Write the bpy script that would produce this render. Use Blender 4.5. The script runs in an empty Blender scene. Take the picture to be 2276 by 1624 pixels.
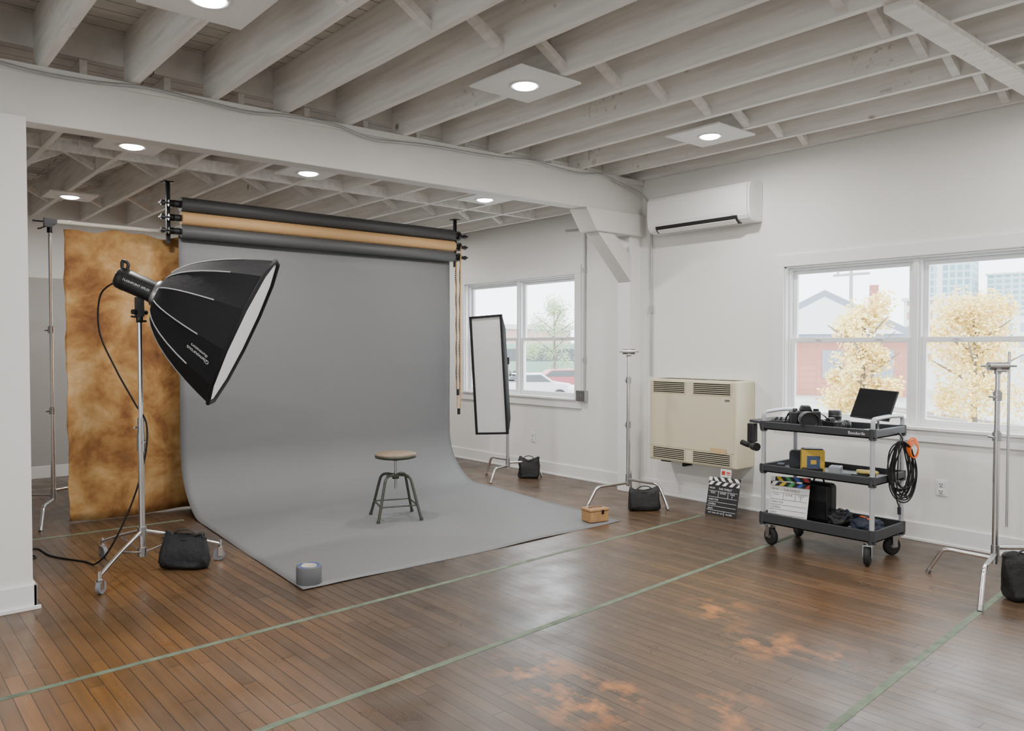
import bpy, math, random
from mathutils import Vector, Matrix, Euler, Quaternion, noise
random.seed(7)
SC=bpy.context.scene
COL=SC.collection
pi=math.pi
# ------------------------------------------------------------ materials
_m={}
def mat(name,col=(.5,.5,.5),rough=.5,metal=0.,var=0.,vs=8.,bump=0.,bs=60.,coat=0.,emit=0.,ecol=None,spec=None):
    if name in _m: return _m[name]
    m=bpy.data.materials.new(name); m.use_nodes=True
    nt=m.node_tree; b=nt.nodes['Principled BSDF']
    b.inputs['Base Color'].default_value=(*col,1); b.inputs['Roughness'].default_value=rough
    b.inputs['Metallic'].default_value=metal
    if coat: b.inputs['Coat Weight'].default_value=coat
    if spec is not None: b.inputs['Specular IOR Level'].default_value=spec
    if emit:
        b.inputs['Emission Color'].default_value=(*(ecol or col),1); b.inputs['Emission Strength'].default_value=emit
    if var or bump:
        tc=nt.nodes.new('ShaderNodeTexCoord')
    if var:
        n=nt.nodes.new('ShaderNodeTexNoise'); n.inputs['Scale'].default_value=vs; n.inputs['Detail'].default_value=6
        nt.links.new(tc.outputs['Object'],n.inputs['Vector'])
        r=nt.nodes.new('ShaderNodeValToRGB'); r.color_ramp.elements[0].position=.3; r.color_ramp.elements[1].position=.7
        r.color_ramp.elements[0].color=(*[c*(1-var) for c in col],1); r.color_ramp.elements[1].color=(*[min(1,c*(1+var)) for c in col],1)
        nt.links.new(n.outputs['Fac'],r.inputs['Fac']); nt.links.new(r.outputs['Color'],b.inputs['Base Color'])
    if bump:
        n=nt.nodes.new('ShaderNodeTexNoise'); n.inputs['Scale'].default_value=bs; n.inputs['Detail'].default_value=4
        nt.links.new(tc.outputs['Object'],n.inputs['Vector'])
        bp=nt.nodes.new('ShaderNodeBump'); bp.inputs['Strength'].default_value=bump; bp.inputs['Distance'].default_value=.01
        nt.links.new(n.outputs['Fac'],bp.inputs['Height']); nt.links.new(bp.outputs['Normal'],b.inputs['Normal'])
    _m[name]=m; return m
def newmat(name):
    m=bpy.data.materials.new(name); m.use_nodes=True; _m[name]=m
    return m,m.node_tree,m.node_tree.nodes['Principled BSDF'],m.node_tree.links
def floor_mat():
    m,nt,b,L=newmat('floor_wood'); N=nt.nodes.new
    RH=.066; BW=1.7
    tc=N('ShaderNodeTexCoord'); sp=N('ShaderNodeSeparateXYZ'); cb=N('ShaderNodeCombineXYZ')
    L.new(tc.outputs['Object'],sp.inputs[0])
    dv=N('ShaderNodeMath'); dv.operation='DIVIDE'; dv.inputs[1].default_value=RH; L.new(sp.outputs['X'],dv.inputs[0])
    fl=N('ShaderNodeMath'); fl.operation='FLOOR'; L.new(dv.outputs[0],fl.inputs[0])
    wn=N('ShaderNodeTexWhiteNoise'); wn.noise_dimensions='1D'; L.new(fl.outputs[0],wn.inputs['W'])
    sh=N('ShaderNodeMath'); sh.operation='MULTIPLY_ADD'; sh.inputs[1].default_value=BW*7; L.new(wn.outputs['Value'],sh.inputs[0]); L.new(sp.outputs['Y'],sh.inputs[2])
    L.new(sh.outputs[0],cb.inputs['X']); L.new(sp.outputs['X'],cb.inputs['Y'])
    br=N('ShaderNodeTexBrick'); br.offset=0; br.inputs['Scale'].default_value=1
    br.inputs['Brick Width'].default_value=BW; br.inputs['Row Height'].default_value=RH
    br.inputs['Mortar Size'].default_value=.0024; br.inputs['Mortar Smooth'].default_value=.3; br.inputs['Bias'].default_value=0
    br.inputs['Color1'].default_value=(.100,.066,.042,1); br.inputs['Color2'].default_value=(.062,.043,.030,1); br.inputs['Mortar'].default_value=(.014,.009,.006,1)
    L.new(cb.outputs[0],br.inputs['Vector'])
    mp=N('ShaderNodeMapping'); mp.inputs['Scale'].default_value=(1.0,16,1); L.new(cb.outputs[0],mp.inputs['Vector'])
    g=N('ShaderNodeTexNoise'); g.inputs['Scale'].default_value=2.2; g.inputs['Detail'].default_value=7; L.new(mp.outputs[0],g.inputs['Vector'])
    gr=N('ShaderNodeMapRange'); gr.inputs['From Min'].default_value=.25; gr.inputs['From Max'].default_value=.75; gr.inputs['To Min'].default_value=.75; gr.inputs['To Max'].default_value=1.25
    L.new(g.outputs['Fac'],gr.inputs['Value'])
    mul=N('ShaderNodeMix'); mul.data_type='RGBA'; mul.blend_type='MULTIPLY'; mul.inputs['Factor'].default_value=1
    L.new(br.outputs['Color'],mul.inputs['A']); L.new(gr.outputs[0],mul.inputs['B'])
    n2=N('ShaderNodeTexNoise'); n2.inputs['Scale'].default_value=.8; n2.inputs['Detail'].default_value=4; L.new(tc.outputs['Object'],n2.inputs['Vector'])
    r2=N('ShaderNodeValToRGB'); r2.color_ramp.elements[0].position=.34; r2.color_ramp.elements[1].position=.68
    r2.color_ramp.elements[0].color=(.76,.80,.84,1); r2.color_ramp.elements[1].color=(1.22,1.12,1.0,1)
    L.new(n2.outputs['Fac'],r2.inputs['Fac'])
    mul2=N('ShaderNodeMix'); mul2.data_type='RGBA'; mul2.blend_type='MULTIPLY'; mul2.inputs['Factor'].default_value=1
    L.new(mul.outputs['Result'],mul2.inputs['A']); L.new(r2.outputs['Color'],mul2.inputs['B'])
    last=mul2.outputs['Result']
    def zones(lst):
        zone=None
        for (x,y,r,s) in lst:
            d=N('ShaderNodeVectorMath'); d.operation='DISTANCE'; L.new(tc.outputs['Object'],d.inputs[0]); d.inputs[1].default_value=(x,y,0)
            q=N('ShaderNodeMapRange'); q.inputs['From Min'].default_value=0; q.inputs['From Max'].default_value=r; q.inputs['To Min'].default_value=s; q.inputs['To Max'].default_value=0
            L.new(d.outputs['Value'],q.inputs['Value'])
            if zone is None: zone=q.outputs[0]
            else:
                a=N('ShaderNodeMath'); a.operation='MAXIMUM'; L.new(zone,a.inputs[0]); L.new(q.outputs[0],a.inputs[1]); zone=a.outputs[0]
        return zone
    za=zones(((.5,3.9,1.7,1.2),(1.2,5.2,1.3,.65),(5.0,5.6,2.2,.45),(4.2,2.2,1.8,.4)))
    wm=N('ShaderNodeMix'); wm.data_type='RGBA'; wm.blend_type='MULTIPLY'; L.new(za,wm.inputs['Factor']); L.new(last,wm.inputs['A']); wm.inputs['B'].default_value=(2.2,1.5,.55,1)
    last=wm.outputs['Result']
    zo=zones(((2.40,2.30,.34,2.0),(2.42,2.68,.26,1.5),(3.53,2.15,.30,1.6),(3.76,2.57,.26,1.5),(3.62,1.84,.22,1.3),(2.74,1.83,.24,1.6)))
    mp3=N('ShaderNodeMapping'); mp3.inputs['Scale'].default_value=(1,.7,1); L.new(tc.outputs['Object'],mp3.inputs['Vector'])
    n3=N('ShaderNodeTexNoise'); n3.inputs['Scale'].default_value=8; n3.inputs['Detail'].default_value=7; n3.inputs['Roughness'].default_value=.6; L.new(mp3.outputs[0],n3.inputs['Vector'])
    q=N('ShaderNodeMapRange'); q.inputs['From Min'].default_value=.48; q.inputs['From Max'].default_value=.72; L.new(n3.outputs['Fac'],q.inputs['Value'])
    a=N('ShaderNodeMath'); a.operation='MULTIPLY'; a.use_clamp=True; L.new(zo,a.inputs[0]); L.new(q.outputs[0],a.inputs[1])
    mx=N('ShaderNodeMix'); mx.data_type='RGBA'; L.new(a.outputs[0],mx.inputs['Factor']); L.new(last,mx.inputs['A']); mx.inputs['B'].default_value=(.50,.19,.045,1)
    L.new(mx.outputs['Result'],b.inputs['Base Color'])
    rr=N('ShaderNodeMapRange'); rr.inputs['From Min'].default_value=.3; rr.inputs['From Max'].default_value=.7; rr.inputs['To Min'].default_value=.24; rr.inputs['To Max'].default_value=.42
    n4=N('ShaderNodeTexNoise'); n4.inputs['Scale'].default_value=4; n4.inputs['Detail'].default_value=8; L.new(tc.outputs['Object'],n4.inputs['Vector'])
    L.new(n4.outputs['Fac'],rr.inputs['Value']); L.new(rr.outputs[0],b.inputs['Roughness'])
    b.inputs['Specular IOR Level'].default_value=.6
    iv=N('ShaderNodeMath'); iv.operation='MULTIPLY_ADD'; iv.inputs[1].default_value=-1; iv.inputs[2].default_value=1; L.new(br.outputs['Fac'],iv.inputs[0])
    ad=N('ShaderNodeMath'); ad.operation='MULTIPLY_ADD'; ad.inputs[1].default_value=.25; L.new(g.outputs['Fac'],ad.inputs[0]); L.new(iv.outputs[0],ad.inputs[2])
    bp=N('ShaderNodeBump'); bp.inputs['Strength'].default_value=.35; bp.inputs['Distance'].default_value=.002; L.new(ad.outputs[0],bp.inputs['Height']); L.new(bp.outputs[0],b.inputs['Normal'])
    return m
def plank_paint():
    m,nt,b,L=newmat('painted_deck'); N=nt.nodes.new
    tc=N('ShaderNodeTexCoord')
    br=N('ShaderNodeTexBrick'); br.offset=.4; br.inputs['Scale'].default_value=1
    br.inputs['Brick Width'].default_value=2.6; br.inputs['Row Height'].default_value=.14; br.inputs['Mortar Size'].default_value=.004; br.inputs['Mortar Smooth'].default_value=.4
    br.inputs['Color1'].default_value=(.80,.775,.73,1); br.inputs['Color2'].default_value=(.68,.655,.61,1); br.inputs['Mortar'].default_value=(.08,.065,.05,1)
    L.new(tc.outputs['Object'],br.inputs['Vector'])
    n=N('ShaderNodeTexNoise'); n.inputs['Scale'].default_value=6; n.inputs['Detail'].default_value=8; L.new(tc.outputs['Object'],n.inputs['Vector'])
    r=N('ShaderNodeMapRange'); r.inputs['From Min'].default_value=.3; r.inputs['From Max'].default_value=.7; r.inputs['To Min'].default_value=.8; r.inputs['To Max'].default_value=1.08
    L.new(n.outputs['Fac'],r.inputs['Value'])
    mu=N('ShaderNodeMix'); mu.data_type='RGBA'; mu.blend_type='MULTIPLY'; mu.inputs['Factor'].default_value=1
    L.new(br.outputs['Color'],mu.inputs['A']); L.new(r.outputs[0],mu.inputs['B']); L.new(mu.outputs['Result'],b.inputs['Base Color'])
    b.inputs['Roughness'].default_value=.7
    return m
def joist_paint():
    m,nt,b,L=newmat('painted_joist'); N=nt.nodes.new
    tc=N('ShaderNodeTexCoord')
    mp=N('ShaderNodeMapping'); mp.inputs['Scale'].default_value=(6,.5,6); L.new(tc.outputs['Object'],mp.inputs['Vector'])
    n=N('ShaderNodeTexNoise'); n.inputs['Scale'].default_value=4; n.inputs['Detail'].default_value=8; L.new(mp.outputs[0],n.inputs['Vector'])
    r=N('ShaderNodeValToRGB'); r.color_ramp.elements[0].position=.25; r.color_ramp.elements[1].position=.6
    r.color_ramp.elements[0].color=(.68,.655,.615,1); r.color_ramp.elements[1].color=(.84,.815,.775,1)
    L.new(n.outputs['Fac'],r.inputs['Fac'])
    v=N('ShaderNodeTexVoronoi'); v.inputs['Scale'].default_value=1.6; L.new(tc.outputs['Object'],v.inputs['Vector'])
    q=N('ShaderNodeMapRange'); q.inputs['From Min'].default_value=.02; q.inputs['From Max'].default_value=.06; L.new(v.outputs['Distance'],q.inputs['Value'])
    mx=N('ShaderNodeMix'); mx.data_type='RGBA'; L.new(q.outputs[0],mx.inputs['Factor']); mx.inputs['A'].default_value=(.32,.25,.19,1); L.new(r.outputs['Color'],mx.inputs['B'])
    n2=N('ShaderNodeTexNoise'); n2.inputs['Scale'].default_value=22; n2.inputs['Detail'].default_value=6; L.new(tc.outputs['Object'],n2.inputs['Vector'])
    n3=N('ShaderNodeTexNoise'); n3.inputs['Scale'].default_value=1.1; L.new(tc.outputs['Object'],n3.inputs['Vector'])
    ad=N('ShaderNodeMath'); ad.operation='MULTIPLY'; L.new(n2.outputs['Fac'],ad.inputs[0]); L.new(n3.outputs['Fac'],ad.inputs[1])
    q2=N('ShaderNodeMapRange'); q2.inputs['From Min'].default_value=.38; q2.inputs['From Max'].default_value=.43; q2.inputs['To Max'].default_value=.45; L.new(ad.outputs[0],q2.inputs['Value'])
    mx2=N('ShaderNodeMix'); mx2.data_type='RGBA'; L.new(q2.outputs[0],mx2.inputs['Factor']); L.new(mx.outputs['Result'],mx2.inputs['A']); mx2.inputs['B'].default_value=(.35,.30,.25,1)
    L.new(mx2.outputs['Result'],b.inputs['Base Color']); b.inputs['Roughness'].default_value=.65
    bp=N('ShaderNodeBump'); bp.inputs['Strength'].default_value=.25; bp.inputs['Distance'].default_value=.005; L.new(n.outputs['Fac'],bp.inputs['Height']); L.new(bp.outputs[0],b.inputs['Normal'])
    return m
def muslin_mat():
    m,nt,b,L=newmat('mottled_muslin'); N=nt.nodes.new
    tc=N('ShaderNodeTexCoord')
    n=N('ShaderNodeTexNoise'); n.inputs['Scale'].default_value=2.4; n.inputs['Detail'].default_value=7; n.inputs['Roughness'].default_value=.64; n.inputs['Distortion'].default_value=.35; L.new(tc.outputs['Object'],n.inputs['Vector'])
    r=N('ShaderNodeValToRGB'); e=r.color_ramp.elements; e[0].position=.32; e[0].color=(.12,.045,.014,1); e[1].position=.66; e[1].color=(.58,.38,.18,1)
    k=r.color_ramp.elements.new(.43); k.color=(.27,.12,.035,1); k=r.color_ramp.elements.new(.53); k.color=(.42,.23,.075,1)
    L.new(n.outputs['Fac'],r.inputs['Fac']); L.new(r.outputs['Color'],b.inputs['Base Color']); b.inputs['Roughness'].default_value=.85
    return m
def paper_mat(name,col):
    m,nt,b,L=newmat(name); N=nt.nodes.new
    tc=N('ShaderNodeTexCoord'); mp=N('ShaderNodeMapping'); mp.inputs['Scale'].default_value=(1,2.0,2.4); mp.inputs['Rotation'].default_value=(0,.25,0); L.new(tc.outputs['Object'],mp.inputs['Vector'])
    n=N('ShaderNodeTexNoise'); n.inputs['Scale'].default_value=1.2; n.inputs['Detail'].default_value=3; L.new(mp.outputs[0],n.inputs['Vector'])
    b.inputs['Base Color'].default_value=(*col,1); b.inputs['Roughness'].default_value=.6
    bp=N('ShaderNodeBump'); bp.inputs['Strength'].default_value=.3; bp.inputs['Distance'].default_value=.03; L.new(n.outputs['Fac'],bp.inputs['Height']); L.new(bp.outputs[0],b.inputs['Normal'])
    return m
def facade_mat(name,wall,glass,bw=3,rh=3,ms=.5):
    m,nt,b,L=newmat(name); N=nt.nodes.new
    tc=N('ShaderNodeTexCoord'); sp=N('ShaderNodeSeparateXYZ'); cb=N('ShaderNodeCombineXYZ'); L.new(tc.outputs['Object'],sp.inputs[0])
    ad=N('ShaderNodeMath'); ad.operation='ADD'; L.new(sp.outputs['X'],ad.inputs[0]); L.new(sp.outputs['Y'],ad.inputs[1])
    L.new(ad.outputs[0],cb.inputs['X']); L.new(sp.outputs['Z'],cb.inputs['Y'])
    br=N('ShaderNodeTexBrick'); br.offset=0; br.inputs['Scale'].default_value=1; br.inputs['Brick Width'].default_value=bw; br.inputs['Row Height'].default_value=rh; br.inputs['Mortar Size'].default_value=ms
    br.inputs['Color1'].default_value=(*glass,1); br.inputs['Color2'].default_value=(*[g*.85 for g in glass],1); br.inputs['Mortar'].default_value=(*wall,1)
    L.new(cb.outputs[0],br.inputs['Vector']); L.new(br.outputs['Color'],b.inputs['Base Color']); b.inputs['Roughness'].default_value=.6
    return m
def glass_mat():
    m=bpy.data.materials.new('window_glass'); m.use_nodes=True; nt=m.node_tree; nt.nodes.clear(); N=nt.nodes.new
    o=N('ShaderNodeOutputMaterial'); mx=N('ShaderNodeMixShader'); t=N('ShaderNodeBsdfTransparent'); g=N('ShaderNodeBsdfGlossy'); g.inputs['Roughness'].default_value=.03
    t.inputs['Color'].default_value=(.95,.97,.98,1); mx.inputs[0].default_value=.05
    nt.links.new(t.outputs[0],mx.inputs[1]); nt.links.new(g.outputs[0],mx.inputs[2]); nt.links.new(mx.outputs[0],o.inputs[0]); return m
FLOOR=floor_mat(); DECK=plank_paint(); JOIST=joist_paint(); MUSLIN=muslin_mat(); GLASS=glass_mat()
PAPER=paper_mat('grey_paper',(.170,.172,.177))
WALL=mat('wall_paint',(.83,.82,.795),.75,bump=.05,bs=120)
WALL_SHADE=mat('wall_shade_grey',(.45,.44,.42),.75)
TRIM=mat('trim_paint',(.84,.835,.82),.45)
BEAM=mat('beam_paint',(.72,.705,.675),.55,var=.04,vs=2)
PANEL=mat('panel_paint',(.80,.79,.765),.7)
VINYL=mat('white_vinyl',(.85,.86,.87),.35)
CHROME=mat('chrome',(.72,.72,.73),.2,1.)
STEEL=mat('brushed_steel',(.45,.45,.45),.35,1.)
BLACK=mat('black_plastic',(.014,.014,.016),.42)
RUBBER=mat('black_rubber',(.008,.008,.008),.7)
FABRIC=mat('black_fabric',(.008,.008,.010),.78,bump=.25,bs=30,spec=.35)
NYLON=mat('black_nylon',(.007,.007,.008),.55,bump=.4,bs=30)
DIFF=mat('diffuser_cloth',(.92,.92,.92),.8,bump=.1,bs=80)
WPIPE=mat('white_piping',(.5,.5,.52),.6)
WHITE=mat('white_ink',(.85,.85,.85),.6)
INK=mat('black_ink',(.02,.02,.02),.6)
REDINK=mat('red_ink',(.55,.04,.03),.6)
BLACKM=mat('black_metal',(.015,.015,.017),.35,.6)
BEIGE=mat('heater_enamel',(.66,.60,.43),.4)
BEIGED=mat('heater_recess',(.035,.03,.02),.6)
DARKROLL=mat('charcoal_paper',(.05,.051,.053),.55)
ORROLL=mat('tan_paper',(.56,.34,.15),.6)
GREYROLL=mat('grey_paper_roll',(.085,.087,.09),.55)
GREEN=mat('green_tape',(.125,.165,.11),.7,var=.3,vs=14)
OLIVE=mat('olive_metal',(.07,.075,.06),.4,.5)
SEATW=mat('seat_wood',(.24,.175,.12),.5,var=.2,vs=14)
WOODB=mat('basket_wood',(.38,.21,.09),.55,var=.2,vs=20)
LEATH=mat('leather_strap',(.12,.06,.03),.6)
TRAY=mat('tray_plastic',(.032,.034,.038),.5,bump=.1)
ALU=mat('cart_post_grey',(.46,.47,.49),.35,.2)
ORANGE=mat('orange_plastic',(.8,.16,.02),.5)
YELLOW=mat('yellow_plastic',(.62,.40,.05),.5)
DARKGL=mat('dark_screen',(.01,.011,.013),.12)
TAPEG=mat('gaffer_grey',(.125,.128,.135),.6)
BLUEL=mat('blue_label',(.06,.10,.30),.5)
ACW=mat('ac_plastic',(.88,.875,.855),.3)
CONDUIT=mat('conduit_grey',(.45,.45,.45),.45,.3)
LED=mat('led_lens',(1,1,1),.5,emit=25,ecol=(1,.97,.93))
# ------------------------------------------------------------ mesh builder
def RM(r):
    if r is None: return Matrix.Identity(3)
    if isinstance(r,Matrix): return r.to_3x3()
    return Euler(r).to_matrix()
def cr(pts,n=6,closed=False):
    P=[Vector(p) for p in pts]; out=[]; L=len(P)
    for i in range(L if closed else L-1):
        p1,p2=P[i],P[(i+1)%L]
        p0=P[i-1] if (i>0 or closed) else p1
        p3=P[(i+2)%L] if (closed or i+2<L) else p2
        for k in range(n):
            t=k/n; out.append(.5*((2*p1)+(p2-p0)*t+(2*p0-5*p1+4*p2-p3)*t*t+(3*p1-p0-3*p2+p3)*t**3))
    if not closed: out.append(P[-1])
    return out
class M:
    def __init__(s): s.v=[];s.f=[];s.mi=[];s.sm=[]
    def add(s,vs,fs,mat=0,smooth=False,T=None):
        o=len(s.v)
        for v in vs:
            v=Vector(v); s.v.append(T@v if T is not None else v)
        for f in fs: s.f.append([i+o for i in f]); s.mi.append(mat); s.sm.append(smooth)
        return s
    def box(s,c,d,mat=0,R=None,T=None):
        R=RM(R); c=Vector(c); vs=[]
        for i in range(8):
            vs.append(c+R@Vector((((i&1)-.5)*d[0],(((i>>1)&1)-.5)*d[1],(((i>>2)&1)-.5)*d[2])))
        return s.add(vs,[(0,2,3,1),(4,5,7,6),(0,1,5,4),(2,6,7,3),(0,4,6,2),(1,3,7,5)],mat,False,T)
    def bb(s,a,b,mat=0):
        a=Vector(a);b=Vector(b); return s.box((a+b)/2,b-a,mat)
    def cyl(s,p0,p1,r0,r1=None,n=16,mat=0,cap=True,capmat=None,T=None):
        p0=Vector(p0);p1=Vector(p1); r1=r0 if r1 is None else r1
        q=(p1-p0).to_track_quat('Z','Y').to_matrix(); A=[];B=[]
        for i in range(n):
            a=2*pi*i/n; d=q@Vector((math.cos(a),math.sin(a),0)); A.append(p0+d*r0);B.append(p1+d*r1)
        s.add(A+B,[(i,(i+1)%n,n+(i+1)%n,n+i) for i in range(n)],mat,True,T)
        if cap:
            cm=mat if capmat is None else capmat
            s.add(A,[tuple(range(n-1,-1,-1))],cm,False,T); s.add(B,[tuple(range(n))],cm,False,T)
        return s
    def tube(s,pts,r,n=8,mat=0,closed=False,T=None,flat=None):
        P=[Vector(p) for p in pts]; L=len(P); vs=[]
        t0=(P[1]-P[0]).normalized(); up=Vector((0,0,1)) if abs(t0.z)<.9 else Vector((1,0,0))
        nn=(up-t0*up.dot(t0)).normalized()
        for i in range(L):
            a=P[i-1] if (i>0 or closed) else P[i]; b=P[(i+1)%L] if (i<L-1 or closed) else P[i]
            t=(b-a).normalized() if (b-a).length>1e-9 else t0
            nn=(nn-t*nn.dot(t)).normalized(); bi=t.cross(nn)
            ri=r[i] if isinstance(r,(list,tuple)) else r
            for k in range(n):
                an=2*pi*k/n; vs.append(P[i]+nn*math.cos(an)*ri*(flat or 1)+bi*math.sin(an)*ri)
        fs=[]
        for i in range(L if closed else L-1):
            j=(i+1)%L
            for k in range(n): fs.append((i*n+k,i*n+(k+1)%n,j*n+(k+1)%n,j*n+k))
        s.add(vs,fs,mat,True,T)
        if not closed:
            s.add(vs[:n],[tuple(range(n-1,-1,-1))],mat,False,T); s.add(vs[-n:],[tuple(range(n))],mat,False,T)
        return s
    def lathe(s,prof,n=24,mat=0,T=None,smooth=True):
        vs=[];fs=[]
        for (r,z) in prof:
            for k in range(n): a=2*pi*k/n; vs.append((r*math.cos(a),r*math.sin(a),z))
        for i in range(len(prof)-1):
            for k in range(n): fs.append((i*n+k,i*n+(k+1)%n,(i+1)*n+(k+1)%n,(i+1)*n+k))
        s.add(vs,fs,mat,smooth,T)
        if prof[0][0]>1e-4: s.add(vs[:n],[tuple(range(n-1,-1,-1))],mat,False,T)
        if prof[-1][0]>1e-4: s.add(vs[-n:],[tuple(range(n))],mat,False,T)
        return s
    def prism(s,poly,a,b,axis='Y',mat=0,T=None):
        n=len(poly)
        def pt(p,t):
            return (p[0],t,p[1]) if axis=='Y' else ((t,p[0],p[1]) if axis=='X' else (p[0],p[1],t))
        A=[pt(p,a) for p in poly];B=[pt(p,b) for p in poly]
        s.add(A+B,[(i,(i+1)%n,n+(i+1)%n,n+i) for i in range(n)]+[tuple(range(n-1,-1,-1)),tuple(range(n,2*n))],mat,False,T); return s
    def text(s,body,size,T,mat=0):
        cu=bpy.data.curves.new('t','FONT'); cu.body=body; cu.size=size; cu.align_x='CENTER'; cu.align_y='CENTER'
        ob=bpy.data.objects.new('t',cu); COL.objects.link(ob)
        me=bpy.data.meshes.new_from_object(ob)
        s.add([v.co.copy() for v in me.vertices],[tuple(p.vertices) for p in me.polygons],mat,False,T)
        bpy.data.objects.remove(ob); bpy.data.meshes.remove(me); bpy.data.curves.remove(cu); return s
    def obj(s,name,mats,parent=None,loc=(0,0,0),rot=None,bevel=0,label=None,cat=None,seg=2,fix=True,**kw):
        me=bpy.data.meshes.new(name); me.from_pydata([tuple(v) for v in s.v],[],s.f)
        if not isinstance(mats,(list,tuple)): mats=[mats]
        for m in mats: me.materials.append(m)
        me.polygons.foreach_set('material_index',s.mi); me.polygons.foreach_set('use_smooth',s.sm)
        me.update()
        if fix:
            import bmesh
            bm=bmesh.new(); bm.from_mesh(me); bmesh.ops.recalc_face_normals(bm,faces=bm.faces); bm.to_mesh(me); bm.free()
        ob=bpy.data.objects.new(name,me); COL.objects.link(ob); ob.location=loc
        if rot is not None:
            if isinstance(rot,Quaternion): ob.rotation_mode='QUATERNION'; ob.rotation_quaternion=rot
            else: ob.rotation_euler=rot
        if parent: ob.parent=parent
        if bevel:
            b=ob.modifiers.new('bevel','BEVEL'); b.width=bevel; b.segments=seg; b.limit_method='ANGLE'; b.angle_limit=.7
        if label: ob['label']=label
        if cat: ob['category']=cat
        for k,v in kw.items(): ob[k]=v
        return ob
def thing(name,loc,label,cat,rz=0,group=None,rot=None):
    e=bpy.data.objects.new(name,None); e.empty_display_size=.1; COL.objects.link(e); e.location=loc
    e.rotation_euler=rot if rot else (0,0,rz); e['label']=label; e['category']=cat
    if group: e['group']=group
    return e
def structure(ob,label,cat='structure'):
    ob['kind']='structure'; ob['label']=label; ob['category']=cat; return ob
# ------------------------------------------------------------ room
XW=6.3; YB=10.2; XL=-2.5; YF=-2.5; DK=3.47; JB2=2.97; DK2=3.27; YBM=5.25; YBM2=5.4; BB=2.85
def jb(x): return 3.115+.0145*x      # the old joists rise slightly towards the outer wall
def bbm(x): return 2.79+.0095*x
structure(M().bb((XL-.2,YF-.2,-.1),(XW+.2,YB+.2,0)).obj('floor',FLOOR),'dark worn hardwood strip floor with orange scuffs','floor')
c=M().bb((XL-.2,YF-.2,DK),(XW+.2,YBM2,DK+.04)); c.bb((XL-.2,YBM2,DK2),(XW+.2,YB+.2,DK2+.04)); c.bb((XL-.2,YBM2-.02,DK2),(XW+.2,YBM2,DK))
structure(c.obj('ceiling',DECK),'painted plank ceiling deck above open joists','ceiling')
W1=(1.46,3.64,.87,2.2)
W2=(6.22,8.28,.90,2.32)
W3_FILL=(-1.4,3.6,.8,2.4)  # unseen side opening, added to let in fill daylight
w=M(); t=XW+.16
ys=[YF-.2,W1[0],W1[1],W2[0],W2[1],YB+.2]
w.bb((XW,ys[0],0),(t,ys[1],DK)); w.bb((XW,ys[2],0),(t,ys[3],DK)); w.bb((XW,ys[4],0),(t,ys[5],DK))
for W in (W1,W2):
    w.bb((XW,W[0],0),(t,W[1],W[2])); w.bb((XW,W[0],W[3]),(t,W[1],DK))
structure(w.obj('wall_right',WALL),'off-white painted wall with two window openings','wall')
structure(M().bb((XL-.2,YB,0),(XW,YB+.16,DK)).obj('wall_back',WALL),'off-white painted end wall','wall')
w=M(); w.bb((XL-.16,YF,0),(XL,W3_FILL[0],DK)).bb((XL-.16,W3_FILL[1],0),(XL,YB,DK)).bb((XL-.16,W3_FILL[0],0),(XL,W3_FILL[1],W3_FILL[2])).bb((XL-.16,W3_FILL[0],W3_FILL[3]),(XL,W3_FILL[1],DK))
structure(w.obj('wall_left',WALL),'off-white painted wall with a wide opening added for fill daylight','wall')
structure(M().bb((XL,YF-.16,0),(XW,YF,DK)).obj('wall_front',WALL),'off-white painted wall','wall')
structure(M().prism([(XL,0),(.807,0),(.807,bbm(.8)),(XL,bbm(XL))],5.15,5.4,'Y').obj('wall_partition',WALL),'white painted partition wall end under the beam','wall')
structure(M().bb((.9,YB-.012,.14),(2.6,YB,2.28)).obj('trim_1',WALL_SHADE),'grey lower wall panel standing in for cast shade','trim')  # thin grey sheet: the backdrop's shade on the wall put into colour
structure(M().bb((XW-.016,YF,0),(XW,5.26,.14)).bb((XW-.026,YF,0),(XW,5.26,.02)).obj('baseboard_right',TRIM,bevel=.003),'tall white baseboard','baseboard')
structure(M().bb((XW-.016,5.45,0),(XW,YB,.14)).bb((XW-.026,5.45,0),(XW,YB,.02)).obj('baseboard_right_far',TRIM,bevel=.003),'tall white baseboard','baseboard')
structure(M().bb((XL,YB-.016,0),(XW-.03,YB,.14)).obj('baseboard_back',TRIM,bevel=.003),'tall white baseboard','baseboard')
structure(M().bb((XL,5.132,0),(.825,5.15,.14)).bb((.807,5.132,0),(.825,5.42,.14)).bb((XL,5.115,0),(.842,5.132,.022)).obj('baseboard_partition',TRIM,bevel=.003),'tall white baseboard around the partition end','baseboard')
tn=[2]
def trim(m,mt,label,bevel=0,cat='trim'):
    o=m.obj('trim_%d'%tn[0],mt,bevel=bevel); tn[0]+=1; return structure(o,label,cat)
trim(M().prism([(XL,bbm(XL)),(XW,bbm(XW)),(XW,jb(XW)),(XL,jb(XL))],YBM,YBM2,'Y').prism([(XL,jb(XL)-.05),(XW,jb(XW)-.05),(XW,jb(XW)),(XL,jb(XL))],YBM-.02,YBM,'Y'),BEAM,'long white painted timber main beam',.006,'beam')
trim(M().bb((6.12,5.27,0),(XW,5.43,BB)),TRIM,'white painted wall post under the beam',.006,'post')
trim(M().prism([(5.42,bbm(5.42)),(5.57,2.63),(XW-.002,2.63),(XW-.002,BB)],5.21,5.44,'Y').prism([(5.62,2.63),(5.86,2.63),(6.12,2.42),(6.12,2.16)],5.25,5.42,'Y'),BEAM,'white boxed corbel with diagonal knee brace',.005,'bracket')
jx=[.91+.495*k for k in range(-6,11)]+[6.262]
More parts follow.
